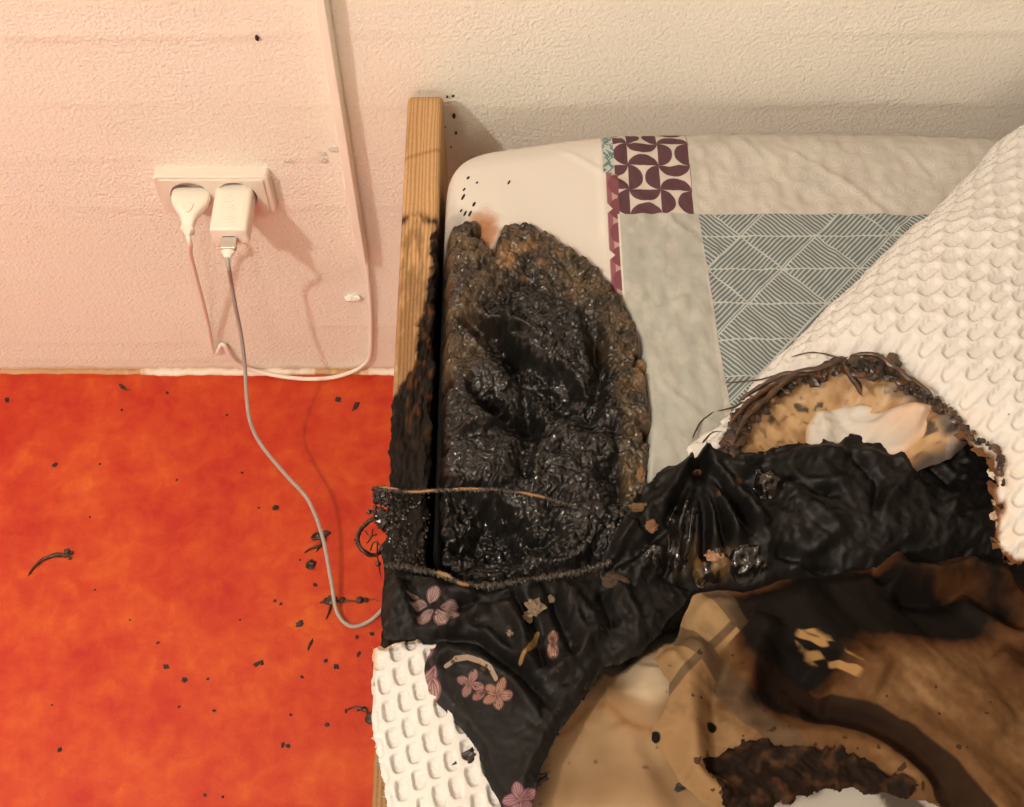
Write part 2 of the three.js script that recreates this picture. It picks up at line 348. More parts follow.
  capAt(0, false); capAt(nz, true);
  for (let i = 1; i <= nz; i++) { const a = i * m, d = a - m; I.push(d, d + m - 1, a, a, d + m - 1, a + m - 1); }
  const g = new THREE.BufferGeometry(); g.setAttribute('position', new THREE.Float32BufferAttribute(P, 3)); g.setAttribute('uv', new THREE.Float32BufferAttribute(U, 2)); g.setAttribute('color', new THREE.Float32BufferAttribute(C, 3)); g.setIndex(I); g.computeVertexNormals();
  const rail = part('side_board', g, phys({ map: woodTex, vertexColors: true, roughness: 0.6, specularIntensity: 0.45 }), t, 'pine board charred along its middle');
  const woodMat = std({ color: colour(205, 160, 105), roughness: 0.6 });
  for (const [x, z] of [[-0.03, 0.08], [0.86, 0.08], [-0.03, 1.85], [0.86, 1.85]]) part('leg', rbox(0.05, 0.34, 0.05, 0.004, x, 0.17, z), woodMat, t);
  part('side_board', rbox(RAIL_W, 0.16, 1.93, 0.004, 0.92, 0.42, 0.98), woodMat, t);
  for (let i = 0; i < 12; i++) part('slat', rbox(0.96, 0.016, 0.06, 0.003, 0.42, 0.348, 0.1 + i * 0.155), woodMat, t);
  // melted bubbly crust sticking to the board's outer edge
  const crumbs = [];
  for (let i = 0; i < 300; i++) {
    const v = 488 + 80 * Math.pow(rnd(), 1.2), left = 372 + 16 * smooth(500, 560, v) + 12 * rnd() * rnd() * 2, u = rnd() < 0.6 ? left + rnd() * 12 : 390 + rnd() * 40, s = (u < 386 ? 0.0012 : 0.0006) + (u < 386 ? 0.0028 : 0.0012) * rnd() * rnd();
    const p = onY(u, v, RAIL_Y - (u < 386 ? 0.004 : 0.0006)); crumbs.push(lump(s * 1.2, s, s * 1.2, i, 0.5, 1).translate(p.x, p.y, p.z));
  }
  const bubbleMat = phys({ color: colour(30, 25, 21), roughness: 0.28, clearcoat: 0.4, clearcoatRoughness: 0.25 });
  part('melted_crust', mergeGeometries(crumbs), bubbleMat, rail, 'shiny black melted crust on the board').userData.kind = 'stuff';
}
const hidBurn = plan([[436, 150], [660, 330], [670, 480], [760, 460], [1010, 440], [1024, 600], [690, 640], [560, 700], [430, 660]], 0.48);
const pitPoly = plan([[440, 505], [470, 500], [500, 512], [522, 530], [545, 540], [575, 545], [560, 580], [500, 590], [440, 580]], 0.49);
{
  const x0 = -0.0605, x1 = 0.9, z0 = 0.088, z1 = 1.93;
  const g = sheet({
    nu: 200, nv: 300, bottom: 0.357,
    point: (a, b) => { const x = lerp(x0, x1, a), z = lerp(z0, z1, b ** 1.4); const r = Math.min(x - x0, x1 - x, z - z0, z1 - z); return [x, MAT_Y - 0.02 * Math.exp(-r / 0.01) - 0.085 * smooth(-0.02, 0.01, polyDist(pitPoly, x, z)) + 0.003 * fbm(x * 40, z * 40, 2, 3) * smooth(0, 0.01, r), z]; },
    color: (x, z) => mix3(rgb(215, 208, 195), rgb(20, 17, 15), smooth(-0.02, 0.02, polyDist(hidBurn, x, z) + 0.02 * fbm(x * 30, z * 30, 3, 3))),
  });
  solo('mattress', g, std({ vertexColors: true, roughness: 0.95 }), 'white mattress under the bedding, burnt black beside the bed board', 'mattress');
}

// ------------------------------------------------------------------ pillow with the burnt corner
const PX0 = -0.0605, PX1 = 0.64, PZ0 = 0.072, PZ1 = 0.53, PY = 0.488, PT = 0.05;
function pillowD(x, z) {                                   // distance inside the rounded, slightly bowed outline
  z -= 0.017 * Math.min(1.4, ((x - 0.25) / 0.3) ** 2) * smooth(0.35, 0.1, z);
  const qx = Math.abs(x - (PX0 + PX1) / 2) - (PX1 - PX0) / 2, qz = Math.abs(z - (PZ0 + PZ1) / 2) - (PZ1 - PZ0) / 2, c = x < 0.1 && z < 0.3 ? 0.05 : 0.034;
  return -(Math.min(Math.max(qx + c, qz + c), 0) + Math.hypot(Math.max(qx + c, 0), Math.max(qz + c, 0)) - c);
}
function pillowH(x, z) {
  const d = Math.max(0, pillowD(x, z)), R = lerp(0.024, 0.052, smooth(0.0, 0.05, x - PX0)), t = clamp(d / R);
  return PY + PT * Math.sqrt(1 - (1 - t) ** 2.2) - 0.010 * smooth(0.10, -0.06, x) * smooth(0.22, 0.08, z);
}
const inPillow = (x, z) => pillowD(x, z) > 0;
const bedH = (x, z) => inPillow(x, z) ? Math.max(MAT_Y, pillowH(x, z)) : MAT_Y;
const pitAt = (x, z) => smooth(-0.004, 0.028, polyDist(pitPoly, x, z) + 0.012 * fbm(x * 36, z * 36, 6, 3));
const crustPoly = plan([[446, 236], [452, 228], [460, 226], [468, 223], [476, 224], [480, 240], [486, 252], [494, 254], [500, 244], [504, 232], [513, 229], [522, 228], [532, 228], [540, 234], [550, 240], [562, 248], [574, 257], [588, 266], [600, 277], [610, 290], [620, 302], [628, 316], [636, 338], [642, 366], [646, 392], [648, 420], [647, 448], [646, 475], [655, 520], [640, 560], [600, 585], [560, 590], [520, 585], [470, 592], [438, 590], [440, 500], [443, 400], [445, 300]], 0.535);
{
  const t = thing('pillow', 'patchwork print pillow against the wall with a large black burnt corner', 'pillow');
  const S = 2600, w = PX1 - PX0, hgt = PZ1 - PZ0, cw = 2048, chh = Math.round(2048 * hgt / w);
  const cv = document.createElement('canvas'); cv.width = cw; cv.height = chh; const c = cv.getContext('2d');
  const k = cw / w; c.setTransform(k, 0, 0, k, -PX0 * k, -PZ0 * k);                        // draw in metres on the plan
  const Q = (u, v) => { const p = onY(u, v, 0.535); return [p.x, p.z]; };
  const fillPoly = (pts, style) => { c.fillStyle = style; c.beginPath(); pts.forEach(([x, z], i) => i ? c.lineTo(x, z) : c.moveTo(x, z)); c.closePath(); c.fill(); };
  const [xa, za] = Q(612, 137), [xb, zb] = Q(694, 216), [xs] = Q(601, 140), [xs2] = Q(622, 280), [xd, zd] = Q(698, 217), [xr] = Q(905, 220), [, zt] = Q(600, 178);
  c.fillStyle = '#f1ece4'; c.fillRect(PX0, PZ0, w, hgt);                                  // plain white side
  c.fillStyle = '#d0ccc4'; c.fillRect(xa, PZ0, PX1 - xa, hgt);                            // light print ground
  for (let i = 0; i < 900; i++) { const x = lerp(xa, PX1, hash(i, 1)), z = lerp(PZ0, PZ1, hash(i, 2)), r = 0.003 + 0.012 * hash(i, 3); c.globalAlpha = 0.05 + 0.12 * hash(i, 4); c.fillStyle = hash(i, 5) > 0.45 ? '#c3bfb6' : '#efeae2'; c.beginPath(); c.ellipse(x, z, r * (0.5 + hash(i, 6)), r * (0.8 + 1.2 * hash(i, 8)), hash(i, 7) * 1.2 - 0.6, 0, 7); c.fill(); }
  c.globalAlpha = 0.24; c.strokeStyle = '#f4f0ea'; c.lineWidth = 0.0014;                  // faint ring motif of the light patch
  for (let i = 0; i < 22; i++) for (let j = 0; j < 9; j++) { const x = xb + 0.012 + i * 0.0165, z = PZ0 + 0.012 + j * 0.0165; if (z > zb - 0.004 || hash(i, j, 3) < 0.25) continue; for (const r of [0.003, 0.0062]) { c.beginPath(); c.arc(x, z, r, 0, 7); c.stroke(); } }
  c.globalAlpha = 1;
  fillPoly([[xs2, zb], [xd, zb], [Q(735, 480)[0], PZ1], [xs2 + 0.006, PZ1]], '#bfc1b9');      // grey green patch
  c.save(); c.beginPath(); c.rect(xs2, zb, 0.12, PZ1); c.clip();
  for (let i = 0; i < 420; i++) { const x = xs2 + 0.1 * hash(i, 11), z = lerp(zb, PZ1, hash(i, 12)), r = 0.002 + 0.007 * hash(i, 13); c.globalAlpha = 0.12 + 0.25 * hash(i, 14); c.fillStyle = hash(i, 15) > 0.5 ? '#d6d5cc' : '#aeb3ac'; c.beginPath(); c.ellipse(x, z, r * 0.6, r * (0.7 + hash(i, 16)), hash(i, 17) - 0.5, 0, 7); c.fill(); }
  c.restore(); c.globalAlpha = 1;
  // teal patch with rows of hatched triangles
  c.save(); c.beginPath(); [[xd, zd], [xr + 0.02, zd], [xr + 0.02, PZ1], [Q(742, 440)[0], PZ1]].forEach(([x, z], i) => i ? c.lineTo(x, z) : c.moveTo(x, z)); c.closePath(); c.fillStyle = '#727f82'; c.fill(); c.clip();
  const rowH = 0.0352, tw = 0.064; c.strokeStyle = '#c9d0cd';
  for (let j = -1; j < 11; j++) {
    const z0 = zd + 0.024 + j * rowH - rowH * 0;
    for (let i = -1; i < 12; i++) for (const up of [0, 1]) {
      const x0 = xd - 0.03 + i * tw + (j & 1 ? tw / 2 : 0) + up * tw / 2, tri = up ? [[x0, z0 + rowH], [x0 + tw / 2, z0], [x0 + tw, z0 + rowH]] : [[x0, z0], [x0 + tw, z0], [x0 + tw / 2, z0 + rowH]];
      c.save(); c.beginPath(); tri.forEach(([x, z], q) => q ? c.lineTo(x, z) : c.moveTo(x, z)); c.closePath(); c.clip(); c.lineWidth = 0.0013;
      const s = (up ? 1 : -1) * ((i + j) % 3 === 0 ? -1 : 1);
      for (let q = -14; q < 30; q++) { const x = x0 + q * 0.0047; c.beginPath(); c.moveTo(x, z0); c.lineTo(x + s * tw / 2, z0 + rowH); c.stroke(); }
      c.restore(); c.lineWidth = 0.0013; c.beginPath(); tri.forEach(([x, z], q) => q ? c.lineTo(x, z) : c.moveTo(x, z)); c.closePath(); c.stroke();
    }
  }
  c.restore();
  // maroon patch: half discs facing each other, turned by a quarter in every other square
  c.save(); c.beginPath(); c.rect(xa, PZ0, xb - xa, zb - PZ0); c.clip(); c.fillStyle = '#ded8cd'; c.fillRect(xa, PZ0, 0.2, 0.3);
  const sq = 0.0272; c.fillStyle = '#664850';
  for (let i = -1; i < 4; i++) for (let j = -1; j < 7; j++) {
    const x = xa + 0.012 + i * sq, z = zb - (j + 1) * sq + 0.001, r = sq / 2, y = (i + j) & 1;
    for (const s of [0, 1]) { c.beginPath(); if (y) c.ellipse(x + s * sq, z + r, r * 0.93, r, 0, s ? Math.PI / 2 : -Math.PI / 2, s ? Math.PI * 1.5 : Math.PI / 2); else c.ellipse(x + r, z + s * sq, r, r * 0.93, 0, s ? Math.PI : 0, s ? Math.PI * 2 : Math.PI); c.fill(); }
  }
  c.restore();
  // narrow border strips with frayed edge
  c.fillStyle = '#cfd2cc'; c.fillRect(xs, PZ0, xa - xs, zt - PZ0);
  c.save(); c.beginPath(); c.rect(xs, PZ0, xa - xs, zt - PZ0); c.clip(); c.strokeStyle = '#6c8d92'; c.lineWidth = 0.0012; for (let i = 0; i < 60; i++) { const z = PZ0 + (zt - PZ0) * hash(i, 31), x = xs + (xa - xs) * hash(i, 32); c.beginPath(); c.moveTo(x, z); c.lineTo(x + 0.004 * (hash(i, 33) > 0.5 ? 1 : -1), z + 0.006); c.stroke(); } c.restore();
  c.fillStyle = '#c9a9a6'; c.fillRect(xs + 0.002, zt, xs2 - xs - 0.002, PZ1);
  c.fillStyle = '#a06c74'; c.fillRect(xs + 0.0025, zt, 0.0042, PZ1);
  c.fillStyle = '#8a5560'; for (let i = 0; i < 14; i++) { c.beginPath(); c.ellipse(xs2 + 0.001, zt + 0.012 + i * 0.026, 0.009, 0.0115, 0, Math.PI / 2, Math.PI * 1.5); c.fill(); }
  c.fillStyle = '#ece7de'; for (let i = 0; i < 12; i++) { const z = zt + 0.03 + i * 0.045 * (0.8 + 0.4 * hash(i, 40)); c.beginPath(); c.moveTo(xs, z); c.lineTo(xs + 0.007, z + 0.008); c.lineTo(xs, z + 0.016); c.fill(); }
  c.fillStyle = '#eceae2'; c.fillRect(xs2 - 0.0008, zb, 0.0018, PZ1);
  // soot drops and fine creases
  c.fillStyle = '#2c2622'; [[468, 174], [477, 181], [464, 186], [463, 194], [474, 204], [461, 208], [465, 212], [470, 213], [509, 183]].forEach(([u, v], i) => { const [x, z] = Q(u, v); c.beginPath(); c.ellipse(x, z, 0.0009 + 0.0006 * hash(i, 51), 0.0024 * (0.5 + hash(i, 50)), 0.35, 0, 7); c.fill(); });
  c.fillStyle = '#a8743a'; for (let i = 0; i < 240; i++) { const [x, z] = Q(484 + 16 * (hash(i, 60) + hash(i, 61) - 1), 232 + 24 * (hash(i, 62) + hash(i, 63) - 1)); c.globalAlpha = 0.05; c.beginPath(); c.arc(x, z, 0.003 + 0.004 * hash(i, 64), 0, 7); c.fill(); }
  c.globalAlpha = 1;
  const tex = new THREE.CanvasTexture(cv); tex.colorSpace = THREE.SRGBColorSpace; tex.magFilter = THREE.LinearFilter; tex.flipY = false;
  const edgeS = (s) => lerp(s, 0.5 - 0.5 * Math.cos(s * Math.PI), 0.75);
  const creases = [[[560, 150], [640, 200], [720, 260]], [[780, 150], [850, 190], [905, 235]], [[690, 300], [640, 320]], [[655, 380], [700, 420], [740, 440]], [[655, 255], [700, 235]], [[600, 160], [606, 240]], [[700, 150], [712, 200]], [[900, 150], [930, 180]]].map((l) => ({ line: plan(l, 0.535), w: 0.0035, h: 0.0016 }));
  const shape = (x, z) => {
    let y = pillowH(x, z), d = polyDist(crustPoly, x, z), inner = Math.min(x - PX0, PX1 - x, z - PZ0, PZ1 - z);
    const pat = smooth(-0.01, 0.02, x - xs);
    y += smooth(0, 0.03, inner) * (0.004 * fbm(x * 9, z * 9, 2, 2) + pat * (0.0030 * fbm(x * 70, z * 38, 5, 3) + 0.0018 * ridged(x * 34, z * 22, 7, 2)) + folds(creases, x, z));
    return Math.max(MAT_Y + 0.001, y - 0.046 * smooth(-0.004, 0.012, d) - 0.05 * smooth(-0.004, 0.02, polyDist(pitPoly, x, z)));
  };
  const burnt = rgb(9, 8, 7), tint = (x, z, y) => {
    const d = polyDist(crustPoly, x, z), s = smooth(0.16, 0.24, z + 0.02 * fbm(x * 50, z * 50, 1, 3)) * smooth(-0.03, -0.05, x);
    return mix3([1, 1, 1], burnt, Math.max(smooth(-0.002, 0.004, d), s));
  };
  const g = sheet({
    nu: 380, nv: 300, bottom: (x, z) => { const q = pillowH(x, z); return Math.max(MAT_Y + 0.0005, PY - (q - PY) * 0.2); },
    point: (a, b) => { const x = lerp(PX0, PX1, edgeS(a)), z = lerp(PZ0, PZ1, edgeS(b)); return [x, shape(x, z), z]; },
    keep: (a, b, q) => Math.min(pillowD(q[0], q[2]) - 0.0004, 0.004 - polyDist(pitPoly, q[0], q[2])), color: (x, z, y) => tint(x, z, y), uv: (p) => [(p[0] - PX0) / w, (p[2] - PZ0) / hgt],
  });
  part('pillowcase', g, phys({ specularIntensity: 0.35, color: new THREE.Color().setRGB(0.76, 0.76, 0.76), map: tex, vertexColors: true, roughness: 0.88 }), t);
  // charred, bubbled filling
  const dark = (x, z, d) => {                              // 1 black inside, 0 brown near the upper and right rim
    const p = [x, z];
    return smooth(0.016, 0.05, d + 0.018 * fbm(x * 26, z * 26, 6, 4) - 0.028 * smooth(0.3, 0.12, z) + 0.06 * smooth(0.33, 0.42, z) * smooth(0.09, 0.06, x));
  };
  const grooves = [[[462, 320], [490, 335], [520, 360], [550, 385]], [[470, 335], [505, 362], [540, 390], [575, 420]], [[505, 350], [525, 395], [530, 440], [522, 480]], [[480, 400], [510, 425], [545, 430]], [[590, 330], [600, 380], [590, 430]]].map((l) => ({ line: plan(l, 0.53), w: 0.007, h: -0.012 }));
  const ribs = [[[478, 322], [505, 328], [540, 350], [565, 362]], [[470, 342], [510, 368], [560, 395]], [[560, 372], [590, 410]], [[455, 440], [490, 430], [520, 418]]].map((l) => ({ line: plan(l, 0.53), w: 0.004, h: 0.007 }));
  const crustH = (x, z, d) => {
    const dk = dark(x, z, d), wob = 0.004 * fbm(x * 60, z * 60, 2, 2);
    const bubble = (f, k, lim) => { const w = worley((x + wob) * f, (z - wob) * f, k); return Math.sqrt(Math.max(0, 1 - (w[0] / lim) ** 2)) * (0.35 + 0.65 * w[2]); };
    const b1 = bubble(150, 1, 0.72), b2 = bubble(330, 2, 0.7), b3 = bubble(75, 5, 0.75);
    const cr = ridged(x * 42 + 2 * fbm(x * 20, z * 20, 1, 2), z * 66, 3, 4), shred = ridged(x * 55 - z * 60, x * 150 + z * 140, 6, 3);
    let y = pillowH(x, z) - 0.008 + 0.011 * Math.sqrt(clamp(d / 0.007));
    const on = smooth(-0.001, 0.005, d), rough = smooth(-0.05, 0.25, fbm(x * 24, z * 24, 31, 2));
    y += on * lerp(0.0046 * b1 + 0.0022 * b2 + 0.003 * b3 + 0.004 * fbm(x * 50, z * 50, 4, 3), 0.0055 * cr + 0.0045 * b3 * (1 - rough) + 0.0026 * b1 + 0.0016 * b2 + 0.0028 * shred * rough + 0.004 * fbm(x * 36, z * 36, 9, 4), dk);
    y += 0.0011 * fbm(x * 330, z * 330, 12, 2) + 0.012 * pitAt(x, z) * ridged(x * 50, z * 44, 41, 4);
    y -= dk * 0.014 * smooth(-0.1, 0.3, fbm(x * 16, z * 16, 21, 2));
    y += (folds(grooves, x, z) + folds(ribs, x, z)) * smooth(0, 0.02, d);
    y -= 0.036 * pitAt(x, z) + 0.012 * smooth(0.40, 0.5, z);
    return Math.max(MAT_Y + 0.003 - pitAt(x, z) * (0.035 - 0.016 * cr - 0.01 * b3), y);
  };
  const black = rgb(17, 16, 15), grey = rgb(38, 36, 35), brown = rgb(74, 60, 42), amber = rgb(140, 102, 62), deep = rgb(38, 30, 22);
  const crustC = (x, z, d) => {
    const dk = dark(x, z, d), n = fbm(x * 55, z * 55, 15, 4), w1 = worley(x * 105, z * 105, 1);
    let c = mix3(deep, brown, smooth(-0.2, 0.25, n + 0.1));
    const am = Math.exp(-(((x - 0.012) / 0.024) ** 2 + ((z - 0.248) / 0.018) ** 2)) + 0.75 * Math.exp(-(((x - 0.108) / 0.012) ** 2 + ((z - 0.35) / 0.05) ** 2)) + 0.7 * Math.exp(-(((x - 0.04) / 0.01) ** 2 + ((z - 0.335) / 0.008) ** 2));
    c = mix3(c, amber, clamp(am * smooth(-0.02, 0.38, n + 0.08) * 1.1 + 0.2 * smooth(0.28, 0.45, n)));
    const b = mix3(black, grey, smooth(0.0, 0.45, fbm(x * 40, z * 90, 17, 3)) * 0.6);
    return mix3(c, b, clamp(dk - 0.75 * am * smooth(0, 0.3, n)));
  };
  const cg = cloth({ poly: crustPoly, cell: 0.00088, h: crustH, rag: 0.001, ragScale: 120, lobes: 0.008, lobeScale: 82, bottom: (x, z) => Math.max(MAT_Y + 0.0006, pillowH(x, z) - 0.028) - 0.07 * pitAt(x, z), color: crustC });
  part('charred_filling', cg, phys({ vertexColors: true, roughness: 0.42, specularIntensity: 0.4, clearcoat: 0.6, clearcoatRoughness: 0.13 }), t, 'bubbled black and brown charred crust');
}

// ------------------------------------------------------------------ white honeycomb duvet (upper right)
const honeycomb = (a, b, k) => {                          // a along the long axis, b across; -> relief in metres, cell mask
  const row = Math.floor(b / 0.0120), off = (row & 1 ? 0.5 : 0.0) * 0.0240 + 0.003 * (hash(row, 3, k) - 0.5), fa = ((a + off) / 0.0240) % 1, x = (fa < 0 ? fa + 1 : fa) - 0.5, fb = b / 0.0120 - row - 0.5;
  const q = (Math.abs(x) / 0.40) ** 3.2 + (Math.abs(fb) / 0.40) ** 3.2, cell = smooth(1.15, 0.55, q);
  const wr = fbm(a * 420, b * 620, 4 + k, 2);
  return [-0.0026 * cell + 0.0006 * cell * wr + 0.0007 * smooth(2.2, 1.1, q) * (1 - cell), cell];
};
const E2 = onY(703, 425, 0.545), E0 = onY(1022, 126, 0.545);
const EL = Math.hypot(E0.x - E2.x, E0.z - E2.z), ED = [(E0.x - E2.x) / EL, (E0.z - E2.z) / EL], EN = [-ED[1], ED[0]];
const duvA = (p) => lerp(0.055, 0.105, smooth(-0.03, 0.25, p)), duvB = (p) => lerp(0.035, 0.085, smooth(-0.05, 0.25, p));
const duvY0 = 0.534;
function duvetH(x, z) {
  const rx = x - E2.x, rz = z - E2.z, p = rx * ED[0] + rz * ED[1], s = rx * EN[0] + rz * EN[1], a = duvA(p), b = duvB(p);
  if (s <= 0) return duvY0;
  return s < a ? duvY0 + b * Math.sqrt(1 - (1 - s / a) ** 2) : duvY0 + b + 0.03 * (1 - Math.exp(-(s - a) / 0.15));
}
const holeEdge = [[706, 459], [712, 452], [722, 444], [730, 430], [735, 414], [748, 404], [762, 394], [778, 385], [792, 376], [806, 371], [822, 366], [838, 358], [852, 357], [866, 359], [880, 357], [890, 366], [898, 372], [908, 382], [919, 388], [930, 394], [938, 400], [951, 408], [956, 418], [967, 425], [972, 432], [984, 439], [996, 446], [1001, 462], [1000, 480], [1005, 498], [1004, 520], [1006, 545], [1020, 552]];
const holePoly = plan([...holeEdge, [1140, 556], [1140, 900], [640, 900], [640, 466], [698, 462]], duvetH);
{
  const t = thing('duvet', 'thick white honeycomb textured duvet folded over the pillow with a burnt hole', 'duvet');
  const p0 = -0.075, p1 = 0.62, S = 0.70, rot = 0.27;
  const at = (p, s, lift) => {
    const a = duvA(p), b = duvB(p), arc = (a + b) / 2 * 1.6, phi = Math.min(1, s / arc) * Math.PI / 2, over = Math.max(0, s - arc);
    const wob = 0.006 * perlin(p * 14, 2, 5), pl = a * (1 - Math.cos(phi)) + over + wob, y = duvY0 + b * Math.sin(phi) + 0.03 * (1 - Math.exp(-over / 0.15)) + 0.006 * fbm(p * 8, s * 8, 3, 2) * Math.sin(phi);
    const nx = -EN[0] * Math.cos(phi), nz = -EN[1] * Math.cos(phi), ny = Math.sin(phi) + 0.15;
    return [E2.x + ED[0] * p + EN[0] * pl + nx * lift, y + ny * lift, E2.z + ED[1] * p + EN[1] * pl + nz * lift];
  };
  const hem = (p, s) => p - p0;
  const holeD = (x, z) => -polyDist(holePoly, x, z) + 0.0022 * fbm(x * 120, z * 120, 6, 3) + 0.003 * Math.sqrt(Math.max(0, 1 - (worley(x * 75, z * 75, 3)[0] / 0.7) ** 2)) - 0.002;
  const white = [0.69, 0.675, 0.65], g = sheet({
    nu: 440, nv: 460, thick: 0.006,
    point: (a, b) => {
      const p = lerp(p0, p1, a), s = lerp(0, S, b), A = p * Math.cos(rot) + s * Math.sin(rot) + 0.006 * fbm(p * 12, s * 12, 1, 2), B = -p * Math.sin(rot) + s * Math.cos(rot) + 0.007 * fbm(p * 10, s * 10, 8, 2);
      const q = at(p, s, 0), dd = polyDist(holePoly, q[0], q[2]); let lift = honeycomb(A, B, 1)[0] * 1.05;
      lift += 0.003 * fbm(p * 30, s * 30, 2, 2) - 0.010 * smooth(-0.03, 0.0, dd) * smooth(0.0, 0.1, p + 0.1);
      return at(p, s, lift);
    },
    keep: (a, b, q) => Math.min(holeD(q[0], q[2]), (q[2] - 0.012), 0.84 - q[2], 0.86 - q[0]),
    color: (x, z, y) => { const d = holeD(x, z), n = fbm(x * 60, z * 60, 2, 3); let c = mix3(white, rgb(226, 196, 158), smooth(0.03, 0.0, d + 0.014 * n) * 0.55 * smooth(0.3, 0.42, x + 0.2 * n)); c = mix3(c, rgb(120, 80, 45), smooth(0.004, 0.0005, d + 0.003 * n)); return c; },
  });
  part('cover', g, std({ vertexColors: true, roughness: 0.92 }), t);
  // scorched lining and wadding inside the hole
  const rimTop = plan([[720, 458], [722, 440], [732, 412], [760, 391], [790, 375], [838, 356], [884, 356], [910, 382], [945, 404], [962, 424]], (x, z) => duvetH(x, z) - 0.008);
  const linPoly = [...rimTop, ...plan([[975, 450], [940, 478], [880, 480], [800, 485], [720, 485]], 0.552)];
  const sink = (x, z) => smooth(0.002, 0.05, lineDist(rimTop, x, z)[0]);
  const linH = (x, z) => lerp(duvetH(x, z) - 0.012, 0.549, sink(x, z)) + 0.005 * fbm(x * 40, z * 40, 3, 3) + 0.0022 * ridged(x * 60, z * 60, 5, 3);
  const lg = cloth({
    poly: linPoly, cell: 0.0016, h: linH, rag: 0.002, thick: 0.002, color: (x, z, d) => {
      const n = fbm(x * 55, z * 55, 4, 4), m = fbm(x * 130, z * 130, 7, 3); let c = mix3(rgb(184, 152, 110), rgb(146, 108, 66), smooth(-0.2, 0.3, n));
      c = mix3(c, rgb(84, 54, 30), smooth(0.38, 0.52, ridged(x * 60, z * 60, 9, 2) - 0.40 + 0.3 * m) * 0.7); c = mix3(c, rgb(36, 25, 18), smooth(0.34, 0.42, fbm(x * 85, z * 85, 19, 2)) * 0.9);
      c = mix3(c, rgb(48, 32, 20), smooth(0.016, 0.002, d + 0.012 * n)); return mix3(c, rgb(54, 38, 25), smooth(0.185, 0.165, x + 0.02 * n) * 0.85);
    },
  });
  part('scorched_lining', lg, phys({ vertexColors: true, roughness: 0.5, clearcoat: 0.2, clearcoatRoughness: 0.4 }), t, 'tan scorched lining showing in the hole');
  const padPoly = plan([[796, 452], [806, 438], [809, 420], [818, 408], [834, 400], [850, 395], [868, 400], [886, 402], [906, 398], [938, 398], [936, 412], [932, 430], [905, 450], [868, 456]], (x, z) => linH(x, z) + 0.008);
  const pad = cloth({
    poly: padPoly, cell: 0.0014, rag: 0.0012, thick: 0.002, bottom: (x, z) => linH(x, z) - 0.003,
    h: (x, z, d) => linH(x, z) + 0.011 * Math.sqrt(clamp(d / 0.014)) + 0.003 * fbm(x * 40, z * 60, 3, 3) - 0.005 * smooth(0.25, 0.8, ridged(x * 20 + z * 16, z * 22, 4, 2)) + 0.0006 * fbm(x * 220, z * 220, 2, 2),
    color: (x, z, d) => mix3(mix3([0.57, 0.54, 0.49], rgb(202, 158, 120), smooth(-0.1, 0.3, 0.3 * fbm(x * 20, z * 20, 5, 2) + (x - 0.275) * 8)), rgb(190, 140, 90), smooth(0.006, 0, d) * 0.5),
  });
  part('wadding', pad, std({ vertexColors: true, roughness: 0.95 }), t, 'white wadding turning peach at one end');
  // charred rim of the hole with singed threads
  const rimMat = phys({ vertexColors: true, roughness: 0.38, clearcoat: 0.3, clearcoatRoughness: 0.3 }), rimC = (x, y, z) => mix3(rgb(36, 25, 17), rgb(92, 62, 36), smooth(-0.1, 0.35, fbm(x * 120, z * 120, 4, 3)));
  const rimPts = holeEdge.slice(1, 29).map(([u, v], i) => { const p = onH(u, v, duvetH); p.y -= 0.004; return p; });
  const rimLine = new THREE.CatmullRomCurve3(rimPts), bits = [];
  for (let i = 0; i < 300; i++) {
    const q = rnd(), p = rimLine.getPointAt(q), heavy = Math.exp(-(((q - 0.12) / 0.16) ** 2)) + 0.8 * Math.exp(-(((q - 0.52) / 0.12) ** 2)) + 0.25 * (q < 0.8 ? 1 : 0.25), s = (0.0012 + 0.0028 * rnd() * rnd()) * (0.55 + 0.65 * heavy);
    const spread = 0.004 + 0.014 * heavy * rnd();
    p.x += (rnd() - 0.5) * spread + EN[0] * spread * 0.5; p.z += (rnd() - 0.5) * spread + EN[1] * spread * 0.5; p.y = duvetH(p.x, p.z) - 0.006 + 0.002 * rnd();
    bits.push(lump(s * (1 + rnd()), s * 0.8, s * (1 + rnd()), i, 0.55, 1).translate(p.x, p.y, p.z));
  }
  part('charred_rim', painted(mergeGeometries(bits), rimC), rimMat, t, 'brown and black melted rim').userData.kind = 'stuff';
  for (const [k, line] of [[[738, 402], [760, 388], [785, 375], [812, 372], [848, 358]], [[728, 428], [748, 404], [775, 386], [800, 374], [830, 364]], [[732, 446], [745, 420], [764, 402], [790, 380], [812, 374]], [[850, 356], [876, 357], [902, 374], [932, 396]], [[842, 362], [846, 372], [856, 384], [862, 398]], [[846, 376], [858, 377], [872, 376]], [[724, 384], [760, 381], [782, 374], [792, 376]], [[716, 412], [732, 409], [745, 402]], [[714, 412], [700, 424], [692, 440]], [[722, 432], [712, 434], [702, 444]], [[790, 358], [812, 354], [838, 358]], [[742, 395], [754, 398], [766, 392]]].entries()) {
    const pts = line.map(([u, v], i) => { const p = onH(u, v, (x, z) => Math.max(duvetH(x, z), bedH(x, z))); p.y += 0.0012 + 0.001 * (i % 2); return p; });
    const thin = k > 5; part('singed_thread', strand(pts, thin ? (q) => 0.0004 + 0.0005 * q : (q) => 0.0011 + 0.0012 * Math.sin(q * 3.1), { wobble: 0.35, sides: 6, color: (q, j) => mix3(rgb(44, 29, 19), rgb(84, 56, 32), hash(Math.floor(q * 30), k, 2)) }), rimMat, t);
  }
